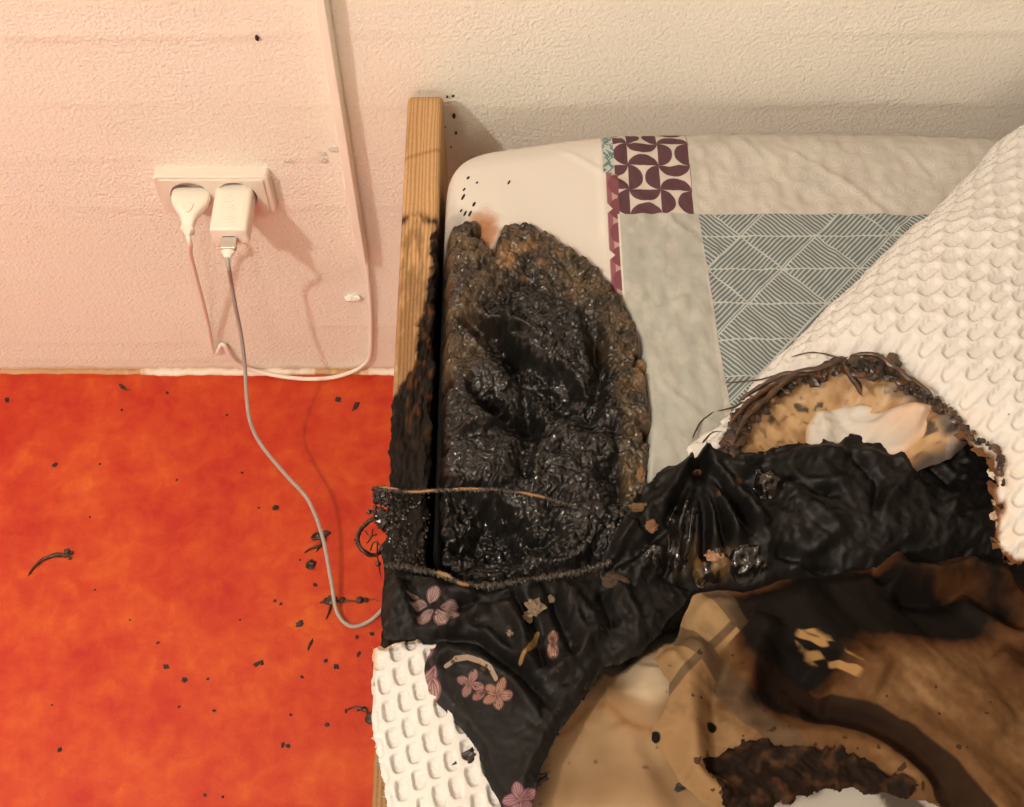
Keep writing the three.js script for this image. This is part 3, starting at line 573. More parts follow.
  // tufts of browned wadding hanging out at the right edge of the hole
  for (const [k, [u, v, r, cc]] of [[1004, 470, 0.011, 0], [1012, 490, 0.012, 0.2], [1010, 512, 0.014, 0.55], [1014, 530, 0.012, 0.7], [1006, 545, 0.008, 0.9], [996, 554, 0.006, 1]].entries()) {
    const p = onY(u, v, 0.575 - 0.01 * k); part('wadding_tuft', painted(lump(r, r * 0.8, r * 1.1, k + 20, 0.38, 4).translate(p.x, p.y, p.z), (x, y, z) => mix3(mix3([0.82, 0.72, 0.58], rgb(190, 150, 100), cc), rgb(60, 40, 24), smooth(0.15, 0.4, fbm(x * 110, z * 110, 3, 3) + 0.12 * cc))), std({ vertexColors: true }), t);
  }
}

// ------------------------------------------------------------------ black scorched bedspread (centre and right)
const gather = plan([[690, 468]], 0.56)[0];
const blackBase = (x, z) => {
  const s = (x - E2.x) * EN[0] + (z - E2.z) * EN[1];
  let y = 0.508 + 0.046 * smooth(0.565, 0.49, z);
  return y - 0.006 * smooth(0.27, 0.36, x + (z - 0.45) * 0.25);
};
const blackPoly = plan([[600, 560], [620, 525], [634, 505], [646, 490], [656, 476], [668, 466], [682, 464], [693, 466], [704, 462], [712, 456], [730, 453], [755, 453], [778, 450], [796, 444], [814, 440], [818, 424], [824, 434], [834, 438], [846, 428], [862, 428], [884, 431], [905, 430], [922, 426], [934, 414], [946, 408], [962, 412], [976, 420], [1000, 430], [1026, 450], [1045, 520], [1045, 592], [960, 596], [860, 598], [760, 606], [700, 615], [660, 636], [625, 620], [600, 600]], blackBase);
const glossPts = plan([[700, 545], [715, 535], [690, 560], [745, 545], [760, 560], [665, 575], [640, 570]], 0.52);
{
  const radial = [];
  for (const [u, v] of [[655, 530], [672, 560], [690, 580], [712, 560], [735, 560], [760, 545], [770, 510]]) radial.push({ line: plan([[693, 470], [lerp(693, u, 0.5), lerp(470, v, 0.5)], [u, v]], 0.53), w: 0.0045, h: 0.011 });
  for (const [u, v] of [[664, 545], [682, 572], [702, 572], [724, 560], [748, 552]]) radial.push({ line: plan([[693, 478], [u, v]], 0.53), w: 0.0042, h: -0.012 });
  for (const l of [[[700, 468], [760, 478], [820, 470], [880, 478]], [[720, 490], [780, 505], [840, 500]], [[880, 450], [900, 490], [860, 540]], [[800, 520], [830, 545], [790, 575]], [[930, 440], [960, 480], [940, 530]], [[740, 462], [800, 462]], [[640, 500], [665, 490], [690, 478], [720, 480]], [[610, 560], [640, 540], [655, 520]], [[615, 585], [650, 575], [680, 590]], [[625, 600], [650, 585], [662, 560]]]) radial.push({ line: plan(l, 0.53), w: 0.005, h: 0.007 });
  for (const l of [[[735, 498], [790, 500], [830, 512]], [[840, 470], [870, 500], [865, 540]], [[770, 560], [830, 575]], [[905, 470], [945, 500]], [[628, 520], [640, 545]], [[600, 580], [640, 560], [660, 545]], [[640, 610], [665, 575], [672, 550]]]) radial.push({ line: plan(l, 0.53), w: 0.004, h: -0.009 });
  const gloss = (x, z) => { let s = 0; for (const [a, b] of glossPts) s = Math.max(s, Math.exp(-((x - a) ** 2 + (z - b) ** 2) / 0.0003)); return clamp(s + 0.7 * smooth(0.1, 0.05, x) * smooth(0.42, 0.46, z)); };
  const h = (x, z, d) => {
    const wx = x + 0.02 * fbm(x * 14, z * 14, 3, 2), wz = z + 0.02 * fbm(x * 14, z * 14, 6, 2), gl = gloss(x, z), left = smooth(0.13, 0.08, x);
    let y = blackBase(x, z) - 0.006 * (1 - smooth(0, 0.01, d)) + folds(radial, x, z) * 0.9;
    y += 0.005 * ridged(wx * 20, wz * 24, 4, 3) * smooth(0, 0.012, d) + 0.0030 * ridged(wx * 46 + wz * 12, wz * 40, 14, 3) + 0.0022 * ridged(wx * 105, wz * 84, 8, 3) + 0.0009 * fbm(x * 280, z * 280, 2, 2);
    y += gl * (0.006 * ridged(x * 45, z * 45, 14, 3) + 0.0018 * fbm(x * 190, z * 190, 5, 3));
    y += left * (0.012 * ridged(wx * 30 + wz * 16, wz * 24, 5, 3) + 0.0035 * ridged(x * 95, z * 85, 25, 3) - 0.004);
    return Math.max(bedH(x, z) + 0.0045, 0.484, y);
  };
  const g = cloth({
    poly: blackPoly, cell: 0.0017, h, rag: 0.0024, ragScale: 70, thick: 0.003, color: (x, z, d) => {
      const n = fbm(x * 36, z * 36, 6, 4), gl = gloss(x, z); let c = mix3(rgb(9, 8, 8), rgb(19, 18, 17), smooth(-0.25, 0.35, n));
      const am = Math.exp(-(((x - glossPts[2][0] - 0.012) / 0.016) ** 2 + ((z - glossPts[2][1] - 0.012) / 0.008) ** 2)); c = mix3(c, rgb(105, 78, 48), am * smooth(-0.2, 0.2, n + 0.1));
      return mix3(c, rgb(96, 70, 40), 0.85 * smooth(0.35, 0.5, n + 0.2 * Math.exp(-(((x - 0.107) / 0.012) ** 2 + ((z - 0.452) / 0.008) ** 2)) * 2));
    },
  });
  const t = thing('scorched_bedspread', 'crumpled black burnt bedspread lying across the hole in the duvet', 'bedspread');
  part('cloth', g, phys({ vertexColors: true, roughness: 0.5, specularIntensity: 0.5 }), t);
  // wet melted patches on it
  const melts = [[[664, 530], [676, 520], [690, 530], [686, 570], [672, 584], [664, 562]], [[694, 566], [716, 560], [730, 570], [722, 584], [698, 586], [690, 578]], [[728, 560], [756, 556], [764, 574], [740, 584], [726, 578]], [[640, 560], [652, 552], [664, 590], [656, 600], [644, 584]], [[748, 492], [764, 488], [778, 498], [772, 516], [754, 518], [746, 508]]];
  melts.forEach((l, i) => {
    const poly = plan(l, 0.53);
    const mg = cloth({ poly, cell: 0.0011, rag: 0.003, ragScale: 110, thick: 0.002, h: (x, z, d) => h(x, z, 0.05) + 0.0006 + 0.0028 * smooth(0, 0.004, d) + 0.0025 * ridged(x * 90, z * 90, 3 + i, 3) * smooth(0, 0.004, d), color: (x, z) => mix3(rgb(16, 14, 13), i === 1 ? rgb(104, 80, 50) : rgb(36, 32, 28), smooth(0, 0.35, fbm(x * 90, z * 90, i, 3) + (i === 1 ? 0.15 : 0))) });
    part('melted_patch', mg, phys({ vertexColors: true, roughness: 0.2, clearcoat: 0.6, clearcoatRoughness: 0.15 }), t, 'shiny melted patch');
  });
  for (const [u, v, rx, rz, k, col] of [[640, 508, 0.007, 0.003, 1, rgb(98, 72, 42)], [652, 526, 0.004, 0.005, 2, rgb(112, 80, 56)], [714, 556, 0.006, 0.0045, 3, rgb(150, 112, 88)], [616, 580, 0.009, 0.006, 4, rgb(60, 43, 30)], [641, 475, 0.003, 0.005, 5, rgb(116, 86, 58)]]) {
    const p = onH(u, v, (x, z) => h(x, z, 0.05)); part('unburnt_scrap', lump(rx, 0.003, rz, k, 0.5, 3).translate(p.x, p.y + 0.001, p.z), std({ color: new THREE.Color().setRGB(...col), roughness: 0.8 }), t, 'brown scrap left unburnt');
  }
}

// ------------------------------------------------------------------ waffle cover over the board (lower left)
const wafH = (x, z) => { const rx = railX(z); const out = Math.max(0, rx - 0.001 - x); return 0.521 + 0.006 * smooth(0, 0.05, x - rx) - 1.6 * out - 18 * out * out; };
const wafPoly = plan([[371, 652], [374, 643], [384, 646], [394, 640], [404, 642], [416, 638], [432, 642], [470, 640], [496, 690], [522, 830], [396, 830], [386, 800], [379, 760], [372, 720], [371, 690]], 0.520);
{
  const ref = plan([[400, 700], [418, 800]], 0.522), dir = [ref[1][0] - ref[0][0], ref[1][1] - ref[0][1]], L = Math.hypot(...dir), ca = dir[1] / L, sa = dir[0] / L;
  const waf = (x, z) => {
    const a = (x * sa + z * ca) + 0.002 * fbm(x * 30, z * 30, 2, 2), b = (x * ca - z * sa) + 0.0015 * fbm(x * 30, z * 30, 7, 2), colN = Math.floor(b / 0.0118), off = colN * 0.004 + 0.002 * hash(colN, 5), fa = (((a + off) / 0.0188) % 1 + 1) % 1 - 0.5, fb = b / 0.0118 - colN - 0.5;
    const q = (Math.abs(fa) / 0.37) ** 3.4 + (Math.abs(fb) / 0.34) ** 3.4, cell = smooth(1.2, 0.6, q); return [cell, -0.0036 * cell + 0.0013 * cell * fbm(x * 380, z * 480, 3, 2)];
  };
  const g = cloth({ poly: wafPoly, cell: 0.0009, rag: 0.0022, ragScale: 85, thick: 0.004, h: (x, z, d) => wafH(x, z) - 0.004 * (1 - smooth(0, 0.006, d)) + waf(x, z)[1] + 0.003 * fbm(x * 25, z * 18, 5, 2), color: (x, z, d) => mix3([0.70, 0.69, 0.665], rgb(196, 150, 105), smooth(0.006, 0, d + 0.004 * fbm(x * 70, z * 70, 2, 2)) * smooth(0.60, 0.585, z) * 0.8) });
  solo('waffle_cover', g, std({ vertexColors: true, roughness: 0.93 }), 'white waffle weave cover hanging over the bed board below the black cloth', 'bed cover');
}

// ------------------------------------------------------------------ black floral cloth (lower centre)
const florBase = (x, z) => 0.527 + 0.008 * smooth(-0.04, 0.02, x) * smooth(0.52, 0.58, z) - 0.012 * smooth(0.55, 0.5, z) - 1.1 * Math.max(0, -0.093 - x);
const florPoly = plan([[384, 586], [390, 576], [402, 572], [418, 574], [434, 577], [452, 583], [470, 589], [495, 588], [520, 584], [548, 580], [575, 572], [600, 565], [624, 556], [645, 560], [668, 580], [690, 592], [684, 606], [668, 622], [654, 640], [640, 656], [622, 664], [604, 668], [590, 690], [572, 712], [553, 742], [538, 775], [530, 830], [508, 830], [498, 800], [486, 776], [478, 752], [462, 730], [446, 712], [431, 696], [424, 676], [427, 660], [432, 648], [420, 641], [402, 642], [386, 640], [381, 620]], florBase);
{
  const t = thing('floral_cloth', 'black cloth with pink flower print, crumpled and singed on the bed edge', 'cloth');
  const fl = [];
  for (const l of [[[428, 672], [450, 660], [480, 668], [510, 690], [535, 725]], [[440, 640], [470, 626], [505, 604], [540, 590]], [[500, 610], [520, 640], [528, 680]], [[560, 590], [575, 625], [588, 660]], [[545, 690], [575, 670], [600, 640]], [[400, 585], [408, 610], [420, 632]], [[570, 600], [590, 630], [596, 655]], [[610, 580], [625, 610], [640, 640]], [[480, 640], [500, 660], [540, 680]], [[445, 600], [470, 605], [480, 620]]]) fl.push({ line: plan(l, 0.52), w: 0.0045, h: 0.0075 });
  for (const l of [[[415, 655], [440, 645], [480, 650], [520, 680], [548, 715]], [[550, 600], [562, 635], [575, 670]], [[405, 580], [412, 605], [425, 635]], [[455, 612], [490, 612], [520, 600]], [[600, 600], [612, 640]], [[515, 600], [535, 650], [545, 680]]]) fl.push({ line: plan(l, 0.52), w: 0.004, h: -0.009 });
  const calm = (x, z) => smooth(0.575, 0.62, z + (x + 0.04) * 0.2) * smooth(0.02, -0.005, x);
  const h = (x, z, d) => {
    const cm = 1 - 0.85 * calm(x, z), wx = x + 0.018 * fbm(x * 18, z * 18, 3, 2), wz = z + 0.018 * fbm(x * 18, z * 18, 6, 2);
    let y = florBase(x, z) + 0.004 * smooth(0, 0.008, d) + folds(fl, x, z) + cm * (0.006 * ridged(wx * 30, wz * 22, 4, 3) * smooth(0, 0.01, d) + 0.0032 * ridged(wx * 62, wz * 44, 18, 3) + 0.0020 * ridged(wx * 110, wz * 80, 8, 3)) + 0.0005 * fbm(x * 260, z * 260, 2, 2);
    return Math.max(0.484, y);
  };
  const xs = florPoly.map((p) => p[0]), zs = florPoly.map((p) => p[1]), X0 = Math.min(...xs) - 0.012, X1 = Math.max(...xs) + 0.012, Z0 = Math.min(...zs) - 0.012, Z1 = Math.max(...zs) + 0.012;
  const cw = 1600, k = cw / (X1 - X0), chh = Math.ceil((Z1 - Z0) * k), cv = document.createElement('canvas'); cv.width = cw; cv.height = chh; const c = cv.getContext('2d');
  c.fillStyle = '#131212'; c.fillRect(0, 0, cw, chh); c.setTransform(k, 0, 0, k, -X0 * k, -Z0 * k);
  for (let i = 0; i < 500; i++) { c.globalAlpha = 0.12; c.fillStyle = hash(i, 1) > 0.5 ? '#1f1d1b' : '#0b0b0a'; c.beginPath(); c.ellipse(lerp(X0, X1, hash(i, 2)), lerp(Z0, Z1, hash(i, 3)), 0.004 + 0.008 * hash(i, 4), 0.002 + 0.004 * hash(i, 5), hash(i, 6) * 3, 0, 7); c.fill(); }
  c.globalAlpha = 1;
  const FP = (u, v) => { const p = onY(u, v, 0.532); return [p.x, p.z]; };
  const petal = (u, v, len, wid, ang, base, edge) => {       // one printed petal growing from (u, v)
    const [x, z] = FP(u, v); c.save(); c.translate(x, z); c.rotate(ang);
    const gr = ['#' + base, '#' + edge]; c.fillStyle = gr[1]; c.beginPath(); c.moveTo(0, 0); c.bezierCurveTo(len * 0.3, -wid, len * 0.85, -wid * 0.9, len, 0); c.bezierCurveTo(len * 0.85, wid * 0.9, len * 0.3, wid, 0, 0); c.fill();
    c.fillStyle = gr[0]; c.beginPath(); c.moveTo(len * 0.06, 0); c.bezierCurveTo(len * 0.3, -wid * 0.75, len * 0.8, -wid * 0.7, len * 0.93, 0); c.bezierCurveTo(len * 0.8, wid * 0.7, len * 0.3, wid * 0.75, len * 0.06, 0); c.fill();
    c.strokeStyle = gr[1]; c.lineWidth = len * 0.035; for (const s of [-0.4, -0.15, 0.15, 0.4]) { c.beginPath(); c.moveTo(len * 0.1, 0); c.quadraticCurveTo(len * 0.5, wid * s * 1.2, len * 0.85, wid * s); c.stroke(); } c.restore();
  };
  const flower = (u, v, r, petals, a0, base, edge) => { for (let i = 0; i < petals; i++) petal(u, v, r * (0.85 + 0.3 * hash(i, petals)), r * 0.42, a0 + i * Math.PI * 2 / petals, base, edge); c.fillStyle = '#7a5a48'; const [x, z] = FP(u, v); for (let i = 0; i < 6; i++) { c.beginPath(); c.arc(x + 0.0022 * (hash(i, 8) - 0.5), z + 0.0022 * (hash(i, 9) - 0.5), 0.0004, 0, 7); c.fill(); } };
  petal(430, 606, 0.015, 0.007, -1.25, '8c7a74', '62484a'); petal(440, 610, 0.014, 0.007, -0.2, '86706c', '5c4446'); petal(437, 612, 0.016, 0.008, 1.1, '94807a', '664b4e'); petal(434, 612, 0.015, 0.007, 2.4, '8a7670', '604749'); petal(428, 608, 0.013, 0.006, 3.4, '84706a', '584242'); petal(446, 614, 0.012, 0.006, 0.6, '8e7a76', '624a4c'); petal(420, 600, 0.012, 0.002, 3.7, '8d7a62', '5d4c3c');
  petal(436, 668, 0.018, 0.008, 2.1, '8c7672', '663c46'); petal(432, 676, 0.018, 0.0085, 1.5, '96807a', '6c424c'); petal(426, 660, 0.014, 0.006, -1.4, '8a706c', '62404a');
  flower(470, 684, 0.0115, 4, 0.4, '8e6f66', '5e3c40'); flower(497, 697, 0.0125, 5, 0.15, '94725f', '5f3e3e'); petal(486, 692, 0.011, 0.005, 2.6, '866258', '583638');
  c.strokeStyle = '#93806e'; c.lineWidth = 0.0028; c.lineCap = 'round'; c.beginPath(); [[446, 668], [456, 662], [468, 662], [480, 666], [490, 672], [496, 682]].forEach(([u, v], i) => { const [x, z] = FP(u, v); i ? c.lineTo(x, z) : c.moveTo(x, z); }); c.stroke();
  c.lineWidth = 0.0034; c.strokeStyle = '#86683f'; c.beginPath(); [[537, 638], [533, 650], [527, 660], [521, 668]].forEach(([u, v], i) => { const [x, z] = FP(u, v); i ? c.lineTo(x, z) : c.moveTo(x, z); }); c.stroke();
  petal(552, 645, 0.016, 0.0058, 1.55, '957764', '644440'); petal(552, 653, 0.013, 0.0055, -1.5, '8a6855', '5e403a');
  flower(520, 803, 0.014, 5, 0.7, '8c6c70', '603e48');
  for (let i = 0; i < 2600; i++) { c.globalAlpha = 0.25 + 0.4 * hash(i, 71); c.fillStyle = hash(i, 72) > 0.3 ? '#171310' : '#5d4630'; const q = 0.0003 + 0.0012 * hash(i, 73) ** 3; c.beginPath(); c.ellipse(lerp(X0, X1, hash(i, 74)), lerp(Z0, Z1, hash(i, 75)), q, q * (0.5 + hash(i, 76)), hash(i, 77) * 3, 0, 7); c.fill(); }
  c.globalAlpha = 1;
  const tex = new THREE.CanvasTexture(cv); tex.colorSpace = THREE.SRGBColorSpace; tex.magFilter = THREE.LinearFilter; tex.flipY = false;
  const g = cloth({ poly: florPoly, cell: 0.0016, h, rag: 0.0014, ragScale: 80, thick: 0.002 });
  const uv = g.attributes.uv; for (let i = 0; i < uv.count; i++) uv.setXY(i, (uv.getX(i) - X0) / (X1 - X0), (uv.getY(i) - Z0) / (Z1 - Z0));
  part('cloth', g, phys({ map: tex, roughness: 0.55, specularIntensity: 0.45 }), t);
  // pale torn scraps stuck to it
  for (const [u, v, r, k] of [[534, 609, 0.0046, 1], [530, 617, 0.0034, 2], [510, 634, 0.0018, 3], [551, 600, 0.0022, 4]]) {
    const p = onH(u, v, (x, z) => h(x, z, 0.05)); part('torn_scrap', lump(r, r * 0.5, r * 1.2, k, 0.9, 3).translate(p.x, p.y + 0.002, p.z), std({ color: colour(116, 100, 80), roughness: 0.8 }), t, 'pale torn scrap');
  }
}

// ------------------------------------------------------------------ scorched cords across the board
{
  const charMat = phys({ vertexColors: true, roughness: 0.42, clearcoat: 0.2, clearcoatRoughness: 0.3 }), gold = std({ color: colour(136, 102, 64), roughness: 0.6 });
  const cord = (label, pts, r, golds) => {
    const P = pts.map(([u, v, y]) => onY(u, v, y)), t = thing('burnt_string', label, 'string'), cv = new THREE.CatmullRomCurve3(P);
    part('charred_length', strand(P, (q) => r * (0.8 + 0.5 * Math.abs(perlin(q * 60, 3, 1))), { seg: 260, sides: 9, wobble: 0.55, color: (q, j) => mix3(rgb(24, 21, 19), rgb(58, 48, 38), hash(Math.floor(q * 90), Math.floor(j * 6), 3)) }), charMat, t);
    for (const [a, b, off] of golds) { const seg = []; for (let i = 0; i <= 8; i++) { const p = cv.getPoint(lerp(a, b, i / 8)); p.y += r * 0.7; p.z += off; seg.push(p); } part('unburnt_fibre', strand(seg, (q) => r * 0.66 * Math.sin(0.3 + q * 2.5), { sides: 8, wobble: 0.2 }), gold, t, 'golden unburnt fibre'); }
  };
  cord('upper blackened cord stretched straight over the bed board and pillow', [[372, 488, 0.514], [390, 490, 0.518], [412, 492, 0.519], [440, 490, 0.525], [470, 489.5, 0.535], [500, 490, 0.541], [535, 496, 0.541], [560, 502, 0.539], [592, 512, 0.536]], 0.0017, [[0.05, 0.18, -0.001], [0.2, 0.36, 0.0005], [0.42, 0.56, 0], [0.68, 0.82, 0]]);
  cord('lower blackened cord curving along the edge of the floral cloth', [[384, 566, 0.519], [400, 566, 0.524], [424, 571, 0.530], [446, 576, 0.534], [462, 584, 0.537], [484, 586, 0.539], [512, 583, 0.541], [548, 577, 0.544], [580, 572, 0.545], [612, 562, 0.546]], 0.0026, [[0.27, 0.38, 0], [0.4, 0.49, 0.0008]]);
  // little charred loop hanging at the outside of the board
  const c = onY(371, 537, 0.475), ring = []; for (let i = 0; i <= 20; i++) { const a = 0.2 + i / 20 * Math.PI * 1.85; ring.push(new THREE.Vector3(c.x + 0.0105 * Math.cos(a), c.y + 0.004 * Math.sin(a * 2), c.z - 0.0155 * Math.sin(a))); }
  const t = thing('charred_loop', 'small blackened loop hanging out beside the charred board', 'loop');
  part('ring', strand(ring, 0.0018, { seg: 70, wobble: 0.25, color: (q, j) => mix3(rgb(26, 18, 15), rgb(74, 44, 34), hash(Math.floor(q * 30), 1, 2)) }), charMat, t);
  for (const [k, l] of [[[364, 530], [370, 536], [378, 534]], [[366, 544], [371, 538], [373, 528]], [[370, 552], [374, 542], [381, 546]], [[378, 540], [377, 552], [379, 566], [381, 578]]].entries()) part('thread', strand(l.map(([u, v]) => onY(u, v, 0.474)), 0.0006, { sides: 6, wobble: 0.3, color: () => rgb(56, 24, 18) }), charMat, t);
  for (const [k, [u, v]] of [[369, 512], [378, 564], [377, 522]].entries()) { const p = onY(u, v, 0.478); part('melted_bead', lump(0.0022, 0.0022, 0.0022, k, 0.15, 2).translate(p.x, p.y, p.z), phys({ color: colour(60, 40, 34), roughness: 0.12, clearcoat: 1 }), t); }
}

// ------------------------------------------------------------------ tan scorched sheets (lower right)
const stripes = [[[[706, 574], [728, 598], [752, 628]], 0.0085], [[[676, 626], [700, 648], [722, 668]], 0.008], [[[728, 686], [752, 714], [776, 738], [800, 762]], 0.0095], [[[664, 694], [700, 656], [736, 620], [756, 600]], 0.0035]].map(([l, w]) => ({ line: plan(l, 0.545), w }));
const bands = (x, z) => { let b = 0; for (const f of stripes) b = Math.max(b, smooth(f.w, f.w - 0.0012, lineDist(f.line, x, z)[0])); return b; };
const beigeBase = (x, z) => 0.516 + 0.01 * smooth(0.06, 0.12, x);
const beigePoly = plan([[596, 678], [604, 668], [612, 672], [624, 668], [634, 660], [648, 650], [664, 640], [690, 640], [740, 700], [760, 830], [520, 830], [527, 794], [536, 772], [548, 750], [560, 730], [573, 712], [585, 694]], beigeBase);
{
  const fl = [];
  for (const l of [[[600, 700], [640, 705], [690, 690]], [[620, 720], [640, 770], [660, 830]], [[650, 665], [640, 700]]]) fl.push({ line: plan(l, 0.52), w: 0.013, h: 0.005 });
  for (const l of [[[590, 720], [575, 770], [570, 830]], [[640, 740], [680, 800], [700, 830]]]) fl.push({ line: plan(l, 0.52), w: 0.01, h: -0.004 });
  const rim = plan([[550, 732], [566, 728], [580, 716], [590, 704], [606, 704], [616, 712], [626, 724], [640, 730], [660, 734]], 0.52), tanP = plan([[600, 670], [660, 655], [662, 700]], 0.52);
  const h = (x, z, d) => beigeBase(x, z) - 0.006 * (1 - smooth(0, 0.02, d)) + folds(fl, x, z) + 0.0025 * fbm(x * 22, z * 22, 4, 3) + 0.0004 * fbm(x * 160, z * 160, 3, 2);
  const g = cloth({
    poly: beigePoly, cell: 0.002, h, rag: 0.0008, ragScale: 60, thick: 0.0018, color: (x, z, d) => {
      const [q] = lineDist(rim, x, z), n = fbm(x * 40, z * 40, 6, 3); let c = mix3(rgb(152, 125, 93), rgb(130, 103, 72), smooth(-0.2, 0.3, fbm(x * 14, z * 14, 1, 3)));
      const pale = smooth(0.028, 0.01, Math.hypot((x - 0.098), (z - 0.602) * 1.1) + 0.008 * n); c = mix3(c, rgb(182, 164, 138), pale * 0.9);
      c = mix3(c, rgb(118, 80, 44), Math.exp(-((q / 0.0022) ** 2)) * smooth(-0.25, 0.2, n + 0.15)); c = mix3(c, rgb(142, 104, 64), Math.exp(-((q / 0.009) ** 2)) * 0.45);
      c = mix3(c, rgb(34, 24, 18), smooth(0.004, 0.001, d + 0.003 * n) * smooth(0.62, 0.59, z)); return mix3(c, rgb(60, 40, 26), smooth(0.46, 0.5, fbm(x * 140, z * 140, 9, 2)) * 0.8);
    },
  });
  solo('beige_sheet', g, std({ vertexColors: true, roughness: 0.85 }), 'plain beige bed sheet with a brown curved stain line beside the floral cloth', 'sheet');
}
const tanBase = (x, z) => 0.540 + 0.010 * smooth(0.13, 0.25, x) + 0.006 * smooth(0.55, 0.5, z);
const tanPoly = plan([[690, 600], [694, 592], [702, 588], [720, 586], [745, 588], [762, 584], [780, 578], [802, 574], [826, 570], [850, 567], [872, 565], [879, 559], [888, 555], [897, 561], [908, 566], [930, 566], [950, 561], [968, 560], [990, 567], [1012, 576], [1060, 600], [1080, 830], [975, 830], [955, 802], [935, 800], [918, 797], [902, 795], [886, 788], [868, 790], [858, 782], [842, 786], [824, 783], [806, 790], [784, 796], [768, 806], [740, 806], [735, 830], [728, 830], [716, 806], [700, 797], [684, 782], [672, 764], [662, 746], [652, 738], [653, 727], [662, 715], [669, 700], [670, 684], [662, 668], [655, 655], [660, 645], [672, 640], [680, 630], [684, 612]], tanBase);
{
  const t = thing('scorched_sheet', 'tan striped bed sheet scorched dark brown lying over the right of the bed', 'sheet');
  const fl = [];
  const F1 = (l, w, h) => fl.push({ line: plan(l, 0.54), w, h: h * 1.35 });
  F1([[884, 560], [896, 580], [930, 584], [965, 576], [1010, 592]], 0.011, 0.017); F1([[888, 600], [930, 604], [960, 600], [1024, 640]], 0.009, -0.012); F1([[952, 600], [985, 625], [1024, 650]], 0.008, 0.011);
  F1([[880, 560], [876, 575], [882, 590]], 0.005, -0.012);
  F1([[790, 590], [820, 640], [850, 672], [880, 690]], 0.014, 0.009); F1([[770, 620], [755, 655], [742, 690], [726, 710]], 0.011, 0.010); F1([[800, 650], [790, 680], [830, 690]], 0.02, -0.013);
  F1([[700, 640], [690, 680], [690, 720], [700, 770]], 0.010, 0.008); F1([[735, 650], [720, 690], [712, 740], [716, 780]], 0.008, -0.007); F1([[655, 735], [670, 700], [676, 670], [664, 650]], 0.007, 0.006);
  F1([[690, 770], [730, 800]], 0.008, 0.006); F1([[740, 735], [780, 740], [830, 742], [880, 760], [930, 800]], 0.009, 0.008); F1([[800, 710], [860, 722], [910, 750], [960, 806]], 0.009, -0.008); F1([[870, 650], [930, 680], [1000, 740]], 0.02, 0.009); F1([[900, 720], [960, 770], [1010, 820]], 0.012, 0.007); F1([[990, 660], [1024, 690]], 0.01, 0.006);
  const h = (x, z, d) => tanBase(x, z) - 0.010 * (1 - smooth(0, 0.012, d)) + folds(fl, x, z) + 0.003 * fbm(x * 20, z * 20, 4, 3) + 0.0005 * fbm(x * 150, z * 150, 3, 2) + 0.0028 * ridged(x * 34 - z * 34, x * 12 + z * 12, 6, 3);
  // scorch marks: [u, v, radius across, radius along, strength, turn]
  const scorch = [[895, 611, 68, 25, 1.3, 0.1], [846, 602, 44, 24, 1.1, 0], [758, 636, 24, 36, 1.15, 0], [800, 658, 36, 30, 1.4, 0], [790, 620, 40, 24, 0.6, 0.3], [940, 625, 36, 18, 1.1, 0.2], [775, 600, 46, 16, 0.6, 0], [820, 578, 60, 12, 0.65, 0], [945, 576, 70, 14, 0.55, 0.1], [1000, 606, 34, 24, 0.6, 0.5], [812, 712, 58, 12, 0.85, 0.12], [765, 694, 24, 18, 0.6, 0], [1012, 664, 22, 22, 0.5, 0.4], [870, 640, 60, 26, 0.3, 0]].map(([u, v, a, b, s, r]) => { const p = onY(u, v, 0.545); return [p.x, p.z, a * 0.00068, b * 0.00074, s, r]; });
  const pores = plan([[656, 733], [714, 722]], 0.545), rot = plan([[762, 655], [735, 690], [728, 720]], 0.545);
  const patch = plan([[704, 762], [718, 752], [732, 748], [748, 742], [770, 746], [800, 752], [830, 752], [850, 760], [872, 770], [896, 782], [912, 792], [905, 800], [880, 796], [866, 796], [850, 790], [838, 794], [822, 790], [806, 798], [784, 802], [766, 812], [728, 806], [722, 790], [718, 776]], 0.545);
  const S = 1400, xs = tanPoly.map((p) => p[0]), zs = tanPoly.map((p) => p[1]), X0 = Math.min(...xs) - 0.012, X1 = Math.max(...xs) + 0.012, Z0 = Math.min(...zs) - 0.012, Z1 = Math.max(...zs) + 0.012;
  const toS = (c) => Math.round(255 * (c <= 0.0031308 ? 12.92 * c : 1.055 * Math.pow(c, 1 / 2.4) - 0.055));
  const stripe = plan([[770, 672], [790, 690], [812, 705], [840, 712], [870, 722], [905, 746], [940, 776], [985, 830]], 0.545), stripe2 = plan([[700, 640], [730, 610], [760, 590]], 0.545);
  const pale = [plan([[686, 604], [696, 588], [726, 580], [748, 622], [714, 656], [690, 634]], 0.545), plan([[676, 640], [700, 655], [676, 682], [668, 670]], 0.545)];
  const hot = plan([[806, 636], [822, 652], [838, 664], [850, 672]], 0.55);
  const tint = (x, z) => {
    const n = fbm(x * 22, z * 22, 3, 4), fine = fbm(x * 120, z * 120, 8, 3), wx = x + 0.012 * fbm(x * 16, z * 16, 1, 3), wz = z + 0.012 * fbm(x * 16, z * 16, 5, 3);
    let s = 0.36 * smooth(0.08, 0.2, x) + 0.18 * n + 0.22 * fbm(x * 60 - z * 60, x * 16 + z * 16, 17, 4) + 0.10 * fbm(x * 160, z * 160, 27, 2);
    for (const [a, b, ra, rb, k, r] of scorch) { const dx = wx - a, dz = wz - b, p = (dx * Math.cos(r) + dz * Math.sin(r)) / ra, q = (-dx * Math.sin(r) + dz * Math.cos(r)) / rb; s += 0.8 * k * Math.exp(-(p * p + q * q)); }
    s += 0.035 * fine;
    let c = mix3(rgb(138, 110, 78), rgb(95, 68, 42), smooth(0.05, 0.42, s)); c = mix3(c, rgb(70, 43, 23), smooth(0.35, 0.72, s)); c = mix3(c, rgb(17, 13, 11), smooth(0.6, 0.98, s));
